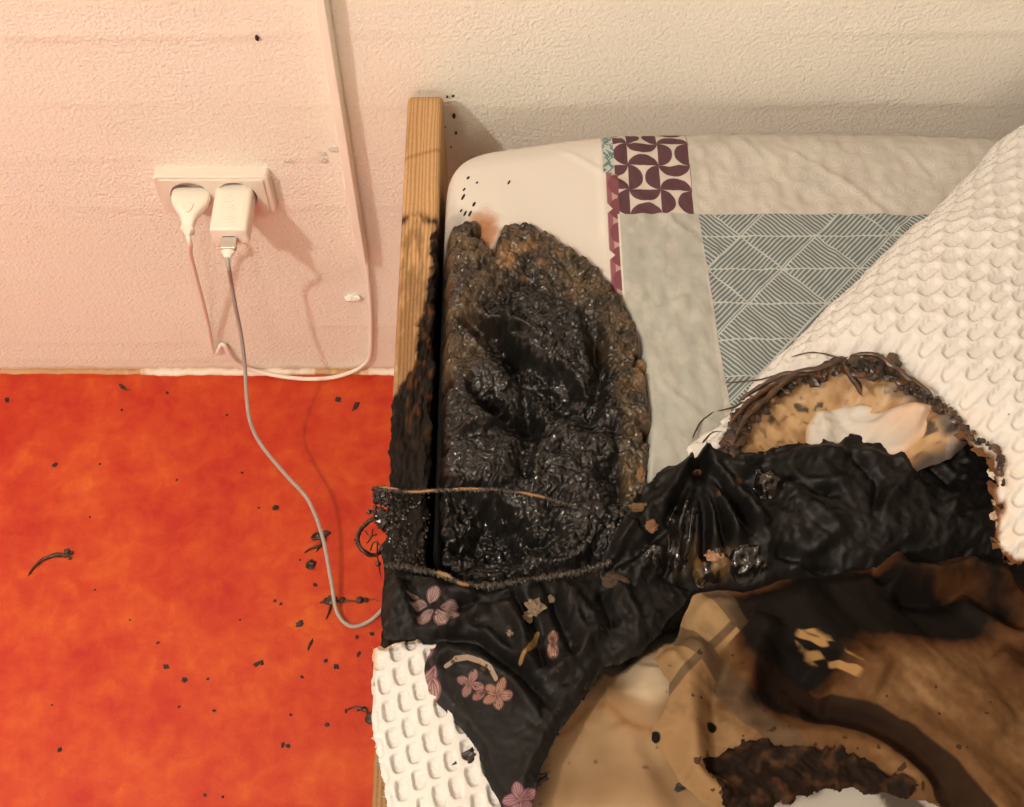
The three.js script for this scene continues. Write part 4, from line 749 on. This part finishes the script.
    for (const f of pale) c = mix3(c, mix3(rgb(146, 121, 88), rgb(118, 92, 62), smooth(-0.2, 0.3, n)), smooth(-0.0008, 0.0008, polyDist(f, x, z)) * 0.9);
    const bd = bands(x, z); c = mix3(c, mix3(rgb(84, 68, 52), rgb(24, 18, 14), smooth(0.3, 0.9, s)), bd * 0.85);
    const [sd] = lineDist(stripe, x, z); c = mix3(c, rgb(30, 19, 13), smooth(0.0125, 0.0105, sd + 0.002 * n) * 0.9);
    const [hd] = lineDist(hot, x, z); c = mix3(c, rgb(160, 126, 80), smooth(0.0085, 0.004, hd + 0.003 * fine) * smooth(-0.05, 0.2, perlin(x * 45 + z * 60, z * 190 - x * 120, 2) + 0.08) * 0.8);
    for (const [a, b] of pores) c = mix3(c, rgb(20, 14, 11), smooth(0.0042, 0.003, Math.hypot(x - a, z - b) + 0.001 * fine));
    const pd = polyDist(patch, x, z) + 0.006 * fbm(x * 90, z * 90, 2, 3); c = mix3(c, rgb(38, 26, 18), smooth(-0.001, 0.001, pd) * 0.9);
    c = mix3(c, rgb(46, 30, 20), smooth(0.42, 0.47, fbm(x * 130, z * 130, 14, 3) + 0.2 * smooth(0.02, 0.0, -pd)) * 0.85);
    return c;
  };
  const tex = dataTexture(S, S, (u, v) => tint(lerp(X0, X1, u), lerp(Z0, Z1, v)).map(toS));
  const g = cloth({ poly: tanPoly, cell: 0.0019, h, rag: 0.0012, ragScale: 70, thick: 0.0018 });
  const uv = g.attributes.uv; for (let i = 0; i < uv.count; i++) uv.setXY(i, (uv.getX(i) - X0) / (X1 - X0), (uv.getY(i) - Z0) / (Z1 - Z0));
  part('cloth', g, phys({ map: tex, roughness: 0.75, specularIntensity: 0.18 }), t);
  const cg = cloth({ poly: patch, cell: 0.0012, rag: 0.005, ragScale: 110, thick: 0.0015, h: (x, z, d) => h(x, z, 0.05) + 0.0008 + 0.0028 * smooth(0, 0.003, d) * (0.5 + fbm(x * 60, z * 60, 3, 3)) + 0.0014 * ridged(x * 140, z * 140, 5, 2), color: (x, z) => mix3(rgb(26, 17, 11), rgb(66, 44, 28), smooth(-0.05, 0.4, fbm(x * 90, z * 90, 7, 4))) });
  part('charred_patch', cg, phys({ vertexColors: true, roughness: 0.6, specularIntensity: 0.15 }), t, 'flaky dark brown charred patch along the hem');
}
{
  // white sheet showing under the torn hem
  const whiteBand = plan([[862, 760], [892, 792], [930, 830]], 0.514);
  const poly = plan([[730, 830], [740, 790], [770, 770], [850, 765], [900, 770], [990, 790], [1000, 830]], 0.51);
  const g = cloth({ poly, cell: 0.003, rag: 0, thick: 0.002, h: (x, z, d) => 0.514 + 0.002 * fbm(x * 20, z * 20, 3, 2), color: (x, z) => mix3([0.52, 0.48, 0.43], rgb(88, 78, 68), smooth(0.0105, 0.0095, lineDist(whiteBand, x, z)[0])) });
  solo('white_sheet', g, std({ vertexColors: true, roughness: 0.88 }), 'white sheet with a grey stripe under the torn tan hem', 'sheet');
}

// ------------------------------------------------------------------ double wall socket
const SOCK_Z = 0.015, sx0 = -0.3725, sx1 = -0.2525, syT = 0.386, syB = 0.328;
const plasticMat = phys({ color: colour(232, 224, 212), roughness: 0.42, clearcoat: 0.1 });
const scx = [onZ(190, 193, SOCK_Z).x, onZ(236, 193, SOCK_Z).x], scy = (syT + syB) / 2;
{
  const t = thing('wall_socket', 'cream double power socket plate on the wall', 'socket', [(sx0 + sx1) / 2, scy, 0]);
  const w = sx1 - sx0, h = syT - syB, R = 0.0212;
  const plate = (ww, hh, r) => { const s = new THREE.Shape(), x = -ww / 2, y = -hh / 2; s.moveTo(x + r, y); s.lineTo(x + ww - r, y); s.quadraticCurveTo(x + ww, y, x + ww, y + r); s.lineTo(x + ww, y + hh - r); s.quadraticCurveTo(x + ww, y + hh, x + ww - r, y + hh); s.lineTo(x + r, y + hh); s.quadraticCurveTo(x, y + hh, x, y + hh - r); s.lineTo(x, y + r); s.quadraticCurveTo(x, y, x + r, y); return s; };
  const hole = (s, r) => { for (const x of scx) { const p = new THREE.Path(); p.absarc(x - (sx0 + sx1) / 2, 0, r, 0, Math.PI * 2, true); s.holes.push(p); } return s; };
  part('frame', new THREE.ExtrudeGeometry(hole(plate(w, h, 0.006), R + 0.0006), { depth: SOCK_Z - 0.005, bevelEnabled: true, bevelSize: 0.0016, bevelThickness: 0.0025, bevelSegments: 3, bevelOffset: -0.0016, curveSegments: 40 }).translate(0, 0, 0.0012), plasticMat, t);
  part('cover_plate', new THREE.ExtrudeGeometry(hole(plate(w - 0.011, h - 0.008, 0.002), R), { depth: 0.0022, bevelEnabled: true, bevelSize: 0.0008, bevelThickness: 0.0008, bevelSegments: 2, bevelOffset: -0.0008, curveSegments: 40 }).translate(0, 0, SOCK_Z - 0.0025), plasticMat, t);
  for (const x of scx) {
    const pts = [[0, 0.0042], [R - 0.002, 0.0042], [R - 0.0008, 0.005], [R - 0.0002, SOCK_Z - 0.001], [R + 0.0004, SOCK_Z - 0.001], [R + 0.0004, 0.003], [0, 0.003]].map(([a, b]) => new THREE.Vector2(a, b));
    const well = part('socket_well', new THREE.LatheGeometry(pts, 48).rotateX(Math.PI / 2).translate(x - (sx0 + sx1) / 2, 0, 0), plasticMat, t);
    for (const s of [-1, 1]) part('contact_hole', new THREE.CylinderGeometry(0.0026, 0.0026, 0.001, 16).rotateX(Math.PI / 2).translate(x - (sx0 + sx1) / 2 + s * 0.0095, 0, 0.0044), std({ color: 0x0a0a0a }), well);
    for (const s of [-1, 1]) part('earth_clip', rbox(0.004, 0.0022, 0.008, 0.0005, x - (sx0 + sx1) / 2, s * (R - 0.0015), 0.0085), std({ color: 0xa0a0a0, metalness: 1, roughness: 0.35 }), well);
  }
}
const whitePlastic = phys({ color: colour(246, 240, 228), roughness: 0.4, clearcoat: 0.15 });
{
  // flat two-pin plug with its thin white flex, down the wall and along the floor to the cable trunking
  const t = thing('power_plug', 'white flat two pin plug in the left socket with thin white flex', 'plug');
  const cx = scx[0] + 0.001, cy = scy + 0.003, z0 = 0.0105;
  const body = (() => {
    const secs = [[0, 0.0195, 0.0068], [0.002, 0.0203, 0.0072], [0.011, 0.0203, 0.0075], [0.018, 0.0185, 0.0078], [0.026, 0.0135, 0.0074], [0.032, 0.0092, 0.0066], [0.039, 0.0068, 0.0058], [0.044, 0.0060, 0.0052], [0.0455, 0.0072, 0.0062], [0.0475, 0.0072, 0.0062], [0.0485, 0.0045, 0.004], [0.052, 0.0028, 0.0026]];
    const m = 32, P = [], I = [];
    secs.forEach(([z, a, b], i) => { for (let k = 0; k < m; k++) { const q = k / m * Math.PI * 2, c = Math.cos(q), s = Math.sin(q), e = 2 / 3.4; P.push(cx + a * Math.sign(c) * Math.abs(c) ** e, cy + b * Math.sign(s) * Math.abs(s) ** e - 0.012 * (z / 0.058) ** 2, z0 + z); if (i) { const A = i * m + k, B = i * m + (k + 1) % m, C = A - m, D = B - m; I.push(C, D, A, A, D, B); } } });
    const cap = (i, f) => { for (let k = 1; k < m - 1; k++) f ? I.push(i * m, i * m + k, i * m + k + 1) : I.push(i * m, i * m + k + 1, i * m + k); };
    cap(0, false); cap(secs.length - 1, true);
    const g = new THREE.BufferGeometry(); g.setAttribute('position', new THREE.Float32BufferAttribute(P, 3)); g.setIndex(I); g.computeVertexNormals(); return g;
  })();
  const bodyMesh = part('plug_body', body, whitePlastic, t);
  part('grip_panel', new THREE.SphereGeometry(1, 24, 12).scale(0.0062, 0.0009, 0.013).translate(cx, cy + 0.0056, z0 + 0.02), whitePlastic, bodyMesh);
  for (const s of [-1, 1]) part('pin', new THREE.CylinderGeometry(0.002, 0.002, 0.006, 14).rotateX(Math.PI / 2).translate(cx + s * 0.0093, cy - 0.003, z0 - 0.003), std({ color: 0x9a9a9a, metalness: 1, roughness: 0.3 }), t);
  const wz = 0.0065, pts = [new THREE.Vector3(cx, cy - 0.0098, z0 + 0.051), new THREE.Vector3(cx + 0.001, cy - 0.020, z0 + 0.055), onZ(191, 258, 0.052), onZ(201, 296, 0.034), onZ(208, 325, 0.018), onZ(213, 351, 0.008), onZ(217, 351.5, 0.007), onZ(222, 344, 0.006), onZ(226, 348, 0.007), onZ(232, 359, 0.008), onZ(243, 367, 0.008), onY(262, 372.5, 0.008), onY(285, 377, 0.005), onY(310, 379, 0.0035), onY(332, 377.5, 0.004), onY(350, 372.5, 0.008), onZ(362, 366, 0.006), onZ(369.5, 356, wz), onZ(371, 330, wz), onZ(370, 300, wz), onZ(367.5, 275, wz), onZ(366, 258, 0.005)];
  part('flex', strand(pts, 0.0027, { seg: 420, sides: 12 }), whitePlastic, t);
}
{
  const t = thing('usb_charger', 'white rectangular phone charger block in the right socket', 'charger');
  const z0 = 0.008, L = 0.0625, cx = scx[1] - 0.001;
  const s = new THREE.Shape(), w = 0.0395, h = 0.024, r = 0.006; s.moveTo(-w / 2 + r, -h / 2); s.lineTo(w / 2 - r, -h / 2); s.quadraticCurveTo(w / 2, -h / 2, w / 2, -h / 2 + r); s.lineTo(w / 2, h / 2 - r); s.quadraticCurveTo(w / 2, h / 2, w / 2 - r, h / 2); s.lineTo(-w / 2 + r, h / 2); s.quadraticCurveTo(-w / 2, h / 2, -w / 2, h / 2 - r); s.lineTo(-w / 2, -h / 2 + r); s.quadraticCurveTo(-w / 2, -h / 2, -w / 2 + r, -h / 2);
  const body = part('charger_body', new THREE.ExtrudeGeometry(s, { depth: L - 0.006, bevelEnabled: true, bevelSize: 0.003, bevelThickness: 0.003, bevelSegments: 4, bevelOffset: -0.003, curveSegments: 10 }).translate(cx, scy + 0.001, z0 + 0.003), whitePlastic, t);
  const cv = document.createElement('canvas'); cv.width = 256; cv.height = 400; const c = cv.getContext('2d'); c.fillStyle = '#f6f0e4'; c.fillRect(0, 0, 256, 400); c.strokeStyle = '#dcd0c2'; c.lineWidth = 5;
  c.beginPath(); c.moveTo(60, 90); c.lineTo(105, 40); c.lineTo(140, 70); c.moveTo(60, 110); c.lineTo(120, 120); c.lineTo(160, 85); c.moveTo(105, 190); c.lineTo(150, 150); c.lineTo(175, 200); c.lineTo(120, 230); c.moveTo(60, 290); c.lineTo(185, 275); c.moveTo(80, 315); c.lineTo(200, 300); c.moveTo(110, 345); c.lineTo(205, 335); c.stroke();
  const tx = new THREE.CanvasTexture(cv); tx.colorSpace = THREE.SRGBColorSpace;
  part('rating_print', rbox(0.026, 0.0004, 0.048, 0.00015, cx, scy + 0.001 + h / 2 + 0.0001, z0 + 0.036), std({ map: tx, roughness: 0.45 }), body, 'faint grey print');
  part('usb_port', rbox(0.013, 0.006, 0.001, 0.0004, cx - 0.001, scy - 0.001, z0 + L), std({ color: 0x333333 }), body);
  for (const q of [-1, 1]) part('pin', new THREE.CylinderGeometry(0.0022, 0.0022, 0.005, 14).rotateX(Math.PI / 2).translate(cx + q * 0.0095, scy, z0 - 0.0015), std({ color: 0x9a9a9a, metalness: 1, roughness: 0.3 }), t);
  // charging cable
  const u = thing('charging_cable', 'grey braided charging cable hanging from the charger down to the floor', 'cable');
  const px = cx - 0.0005, py = scy - 0.001, ze = z0 + L;
  const tilt = new THREE.Matrix4().makeTranslation(px, py, ze).multiply(new THREE.Matrix4().makeRotationX(0.12));
  part('connector', rbox(0.0165, 0.0072, 0.014, 0.0016, 0, 0, 0.0072).applyMatrix4(tilt), phys({ color: colour(205, 200, 192), roughness: 0.3, metalness: 0.7 }), u, 'silver metal plug');
  const boot = [[0, 0], [0.0072, 0], [0.0074, 0.003], [0.006, 0.006], [0.0044, 0.0085], [0.0042, 0.012], [0.0022, 0.0132], [0, 0.0132]].map(([a, b]) => new THREE.Vector2(a, b));
  part('boot', new THREE.LatheGeometry(boot, 24).rotateX(Math.PI / 2).scale(1, 0.6, 0.7).translate(0, 0, 0.0145).applyMatrix4(tilt), whitePlastic, u);
  const end = new THREE.Vector3(0, 0, 0.0235).applyMatrix4(tilt);
  const braid = dataTexture(64, 256, (a, b) => { const q = (Math.sin((a * 4 + b * 26) * Math.PI * 2) + Math.sin((a * 4 - b * 26) * Math.PI * 2)) * 0.25 + 0.5, k = 120 + 105 * q; return [k, k * 0.96, k * 0.92]; });
  braid.repeat.set(24, 1); braid.rotation = 0;
  const drop = [[231, 282, 0.300], [235, 305, 0.262], [241, 335, 0.212], [245, 368, 0.165], [247, 400, 0.132], [251, 424, 0.110], [262, 446, 0.09], [285, 474, 0.072], [308, 500, 0.055], [322, 535, 0.038], [331, 580, 0.022], [337, 612, 0.009], [350, 626, 0.0035], [366, 623, 0.0035], [380, 612, 0.0035], [396, 590, 0.0035]].map(([a, b, y]) => onY(a, b, y));
  part('braided_cord', strand([end, new THREE.Vector3(end.x + 0.0005, end.y - 0.010, end.z + 0.007), ...drop], 0.0023, { seg: 420, sides: 12 }), std({ map: braid, roughness: 0.6 }), u);
}
{
  // narrow plastic trunking that carries the flex up the wall
  const t = thing('cable_trunking', 'narrow cream plastic cable trunking running up the wall', 'trunking');
  const b = onZ(364, 252, 0), tp = onZ(324, 0, 0), len = 0.75, ang = Math.atan2(tp.x - b.x, tp.y - b.y), m = phys({ color: colour(252, 248, 238), roughness: 0.45 });
  const put = (g) => g.rotateZ(-ang).translate(b.x, b.y, 0.004);
  part('base_strip', put(rbox(0.0098, len, 0.0055, 0.0006, 0, len / 2, 0.0022)), m, t);
  part('snap_cover', put(rbox(0.0094, len - 0.004, 0.0135, 0.0012, -0.0004, len / 2 + 0.002, 0.0115)), m, t);
}
{
  // chipped wall plug and bare plaster chips on the wall
  const t = thing('wall_plug', 'chipped white plastic wall plug sticking out beside the flex', 'wall plug');
  const p = onZ(353, 297, 0.002);
  part('sleeve', lump(0.0085, 0.004, 0.0045, 4, 0.5, 3).translate(p.x, p.y, p.z + 0.001), std({ color: colour(248, 244, 236), roughness: 0.6 }), t);
  part('broken_hole', lump(0.006, 0.0016, 0.002, 8, 0.4, 2).translate(p.x - 0.0015, p.y - 0.0042, p.z + 0.002), std({ color: colour(84, 58, 36) }), t, 'dark broken edge');
  const chips = [[288, 161, 4, 2, 'small grey paint chip on the wall left of the other chips'], [322, 154, 3, 1.5, 'upper left grey paint chip beside the trunking'], [323, 161, 4, 2.2, 'lower grey paint chip beside the trunking'], [334, 150, 6, 3, 'largest grey paint chip touching the trunking']];
  for (const [i, [u, v, a, b, l]] of chips.entries()) { const q = onZ(u, v, 0.003); solo('paint_chip', lump(a * 0.001, b * 0.0011, 0.0012, i + 3, 0.5, 3), std({ color: colour(206, 202, 192), roughness: 0.8 }), l, 'paint chip', null, [q.x, q.y, q.z]); }
}

// ------------------------------------------------------------------ charred debris
{
  const ash = phys({ color: colour(34, 24, 20), roughness: 0.45, clearcoat: 0.2 });
  const kinds = [0, 1, 2, 3, 4].map((k) => new THREE.Mesh(lump(1, 0.45, 1, k + 40, 0.75, 2), ash));
  const drop = (u, v, rx, rz, turn, i, label, group) => {
    const p = onY(u, v, 0), o = kinds[i % 5].clone(); o.name = numbered('charred_crumb'); o.castShadow = o.receiveShadow = true; scene.add(o);
    o.position.set(p.x, Math.min(rx, rz) * 0.3 * 0.5 + 0.0002, p.z); o.scale.set(rx, Math.min(rx, rz) * 0.9, rz); o.rotation.y = turn; tag(o, label, 'crumb', group);
  };
  const list = [[7, 400, 3, 2], [122, 410, 1.5, 1.2], [167, 393, 1.6, 1.3], [227, 415, 1.4, 1.2], [55, 465, 2.6, 2], [100, 464, 1.2, 1], [177, 480, 1.3, 1.1], [242, 473, 1.3, 1.2], [90, 517, 1.1, 1], [275, 601, 1.5, 1.3], [281, 604, 1.6, 1.2], [158, 643, 2, 1], [166, 667, 2, 2.2], [185, 680, 2.4, 2.4], [208, 679, 1.2, 1.4], [302, 677, 2, 1.1], [326, 661, 1.8, 1.6], [336, 667, 2.2, 2.2], [359, 654, 2.8, 1.4], [372, 634, 2.2, 1.6], [357, 637, 1.8, 1.5], [179, 707, 1.6, 0.9], [214, 711, 1.3, 1.4], [291, 715, 1.3, 1.3], [327, 725, 2, 1.8], [346, 711, 2, 1], [60, 750, 2, 1.8], [315, 585, 1.6, 1.8], [283, 745, 2.6, 1.4], [288, 746, 2, 1.6], [205, 795, 1.4, 1.4], [223, 797, 1.3, 1.1], [240, 620, 1, 1], [130, 620, 1, 0.8], [356, 540, 1.8, 1.5], [300, 560, 1, 1], [259, 508, 1.2, 1], [262, 663, 2.6, 1.2], [52, 705, 1, 0.9], [95, 590, 1, 1]];
  const zone = (u, v) => v < 425 ? ['small black crumb on the orange floor close to the wall', 'small crumbs close to the wall']
    : u > 305 && v > 625 ? ['small black crumb on the floor beside the white waffle cover', 'small crumbs beside the waffle cover']
    : u > 230 && v < 625 ? ['small black crumb on the floor along the hanging grey cable', 'small crumbs along the cable']
    : u < 135 ? ['small black crumb on the far left of the orange floor', 'small crumbs on the left of the floor'] : ['small black crumb on the lower middle of the orange floor', 'small crumbs on the middle of the floor'];
  list.forEach(([u, v, a, b], i) => drop(u, v, a * 0.00125, b * 0.00135, hash(i, 2) * 3, i, ...zone(u, v)));
  drop(338, 400, 0.0042, 0.0034, 0.2, 1, 'round black flake on the floor nearest the foot of the wall', null);
  drop(356, 406, 0.003, 0.006, -0.35, 2, 'long black flake on the floor beside the bed board', null);
  drop(276, 508, 0.0042, 0.0034, 0.5, 3, 'dark crumb with a faint tail left of the hanging cable', null);
  drop(311, 565, 0.006, 0.0055, 0.9, 4, 'grey black crusty lump left of the cable', null);
  drop(300, 624, 0.0042, 0.0036, 0.1, 0, 'rounded black crumb below the cable bend', null);
  drop(310, 645, 0.0018, 0.0065, -0.35, 1, 'thin upright charred sliver below the cable bend', null);
  drop(257, 664, 0.0042, 0.0022, 0.4, 2, 'flat brown crumb in the middle of the floor', null);
  // longer burnt fibres and droplets
  const burnt = phys({ vertexColors: true, roughness: 0.32, clearcoat: 0.3 }), fibreC = (q, j) => mix3(rgb(30, 20, 16), rgb(80, 48, 30), hash(Math.floor(q * 26), Math.floor(j * 5), 6));
  const fibre = (label, paths, beads) => {
    const t = thing('burnt_fibre', label, 'fibre');
    for (const [l, r] of paths) part('fibre', strand(l.map(([u, v]) => { const p = onY(u, v, 0.0016); return p; }), (q) => r * (0.35 + 0.8 * q), { sides: 7, wobble: 0.3, color: fibreC }), burnt, t);
    for (const [k, [u, v, s]] of beads.entries()) { const p = onY(u, v, s * 0.5); part('bead', painted(lump(s, s * 0.7, s, k + 7, 0.3, 2).translate(p.x, p.y, p.z), () => rgb(48, 32, 26)), burnt, t); }
  };
  fibre('curved dark burnt fibre lying alone on the left of the floor', [[[[28, 576], [35, 566], [46, 558], [58, 555], [69, 556]], 0.0028]], [[67, 551, 0.0035], [71, 553, 0.0028], [70, 558, 0.0022]]);
  fibre('small bent burnt fibre on the floor near the wall', [[[[130, 390], [124, 388], [119, 384]], 0.0022]], []);
  fibre('ragged grey burnt tuft caught behind the middle of the cable', [[[[310, 538], [318, 533], [331, 533]], 0.0025], [[[312, 540], [320, 538], [326, 541]], 0.0028], [[[304, 553], [312, 548], [322, 546]], 0.002], [[[316, 552], [321, 544], [325, 535]], 0.002]], [[318, 535, 0.003], [326, 534, 0.0032], [313, 538, 0.0022], [322, 543, 0.0026]]);
  fibre('black melted droplet with trailing threads under the cable end', [[[[380, 601], [372, 599], [362, 601], [350, 601], [334, 600]], 0.0014], [[[326, 620], [329, 612], [331, 604]], 0.0016], [[[319, 603], [326, 601], [332, 600]], 0.0018]], [[332, 600, 0.0062], [327, 601, 0.0045], [342, 600, 0.0036], [360, 600, 0.0044], [366, 600, 0.003]]);
  fibre('dark melted bead with short threads beside the white waffle cover', [[[[346, 710], [356, 707], [364, 711]], 0.0014], [[[356, 711], [363, 709], [368, 712]], 0.0016]], [[371, 718, 0.0068], [364, 709, 0.003]]);
  // soot specks on the wall
  const wallMark = (u, v, a, b, i, label, group) => { const q = onZ(u, v, 0.003); solo('soot_speck', lump(a * 0.001, b * 0.0014, 0.0012, i + 60, 0.5, 2), ash, label, 'soot speck', group, [q.x, q.y, q.z]); };
  wallMark(257, 38, 1.7, 2.6, 1, 'single black speck high on the wall left of the trunking');
  [[447, 97, 1, 0.8], [453, 96, 1.2, 1], [454, 116, 1.6, 2.4], [456, 133, 1.4, 1.2], [445, 127, 0.8, 0.8], [451, 147, 0.7, 0.7]].forEach(([u, v, a, b], i) => wallMark(u, v, a, b, i, 'black soot speck on the wall above the pillow corner', 'soot specks above the pillow corner'));
  // crumbs lying on the bedding
  const bed = (u, v, y, s, k, label) => { const p = onY(u, v, y); solo('charred_flake', lump(s * 2.0, s * 0.45, s * 0.9, k, 0.9, 3).rotateY(0.5), ash, label, 'flake', null, [p.x, p.y + s * 0.3, p.z]); };
  bed(468, 757, 0.524, 0.0042, 3, 'charred flake on the white waffle cover near the floral cloth');
  bed(538, 780, 0.518, 0.0032, 5, 'charred flake on the beige sheet beside the floral cloth');
  bed(682, 786, 0.528, 0.0028, 7, 'charred flake where the tan sheet meets the beige sheet');
}
renderer.render(scene, camera);
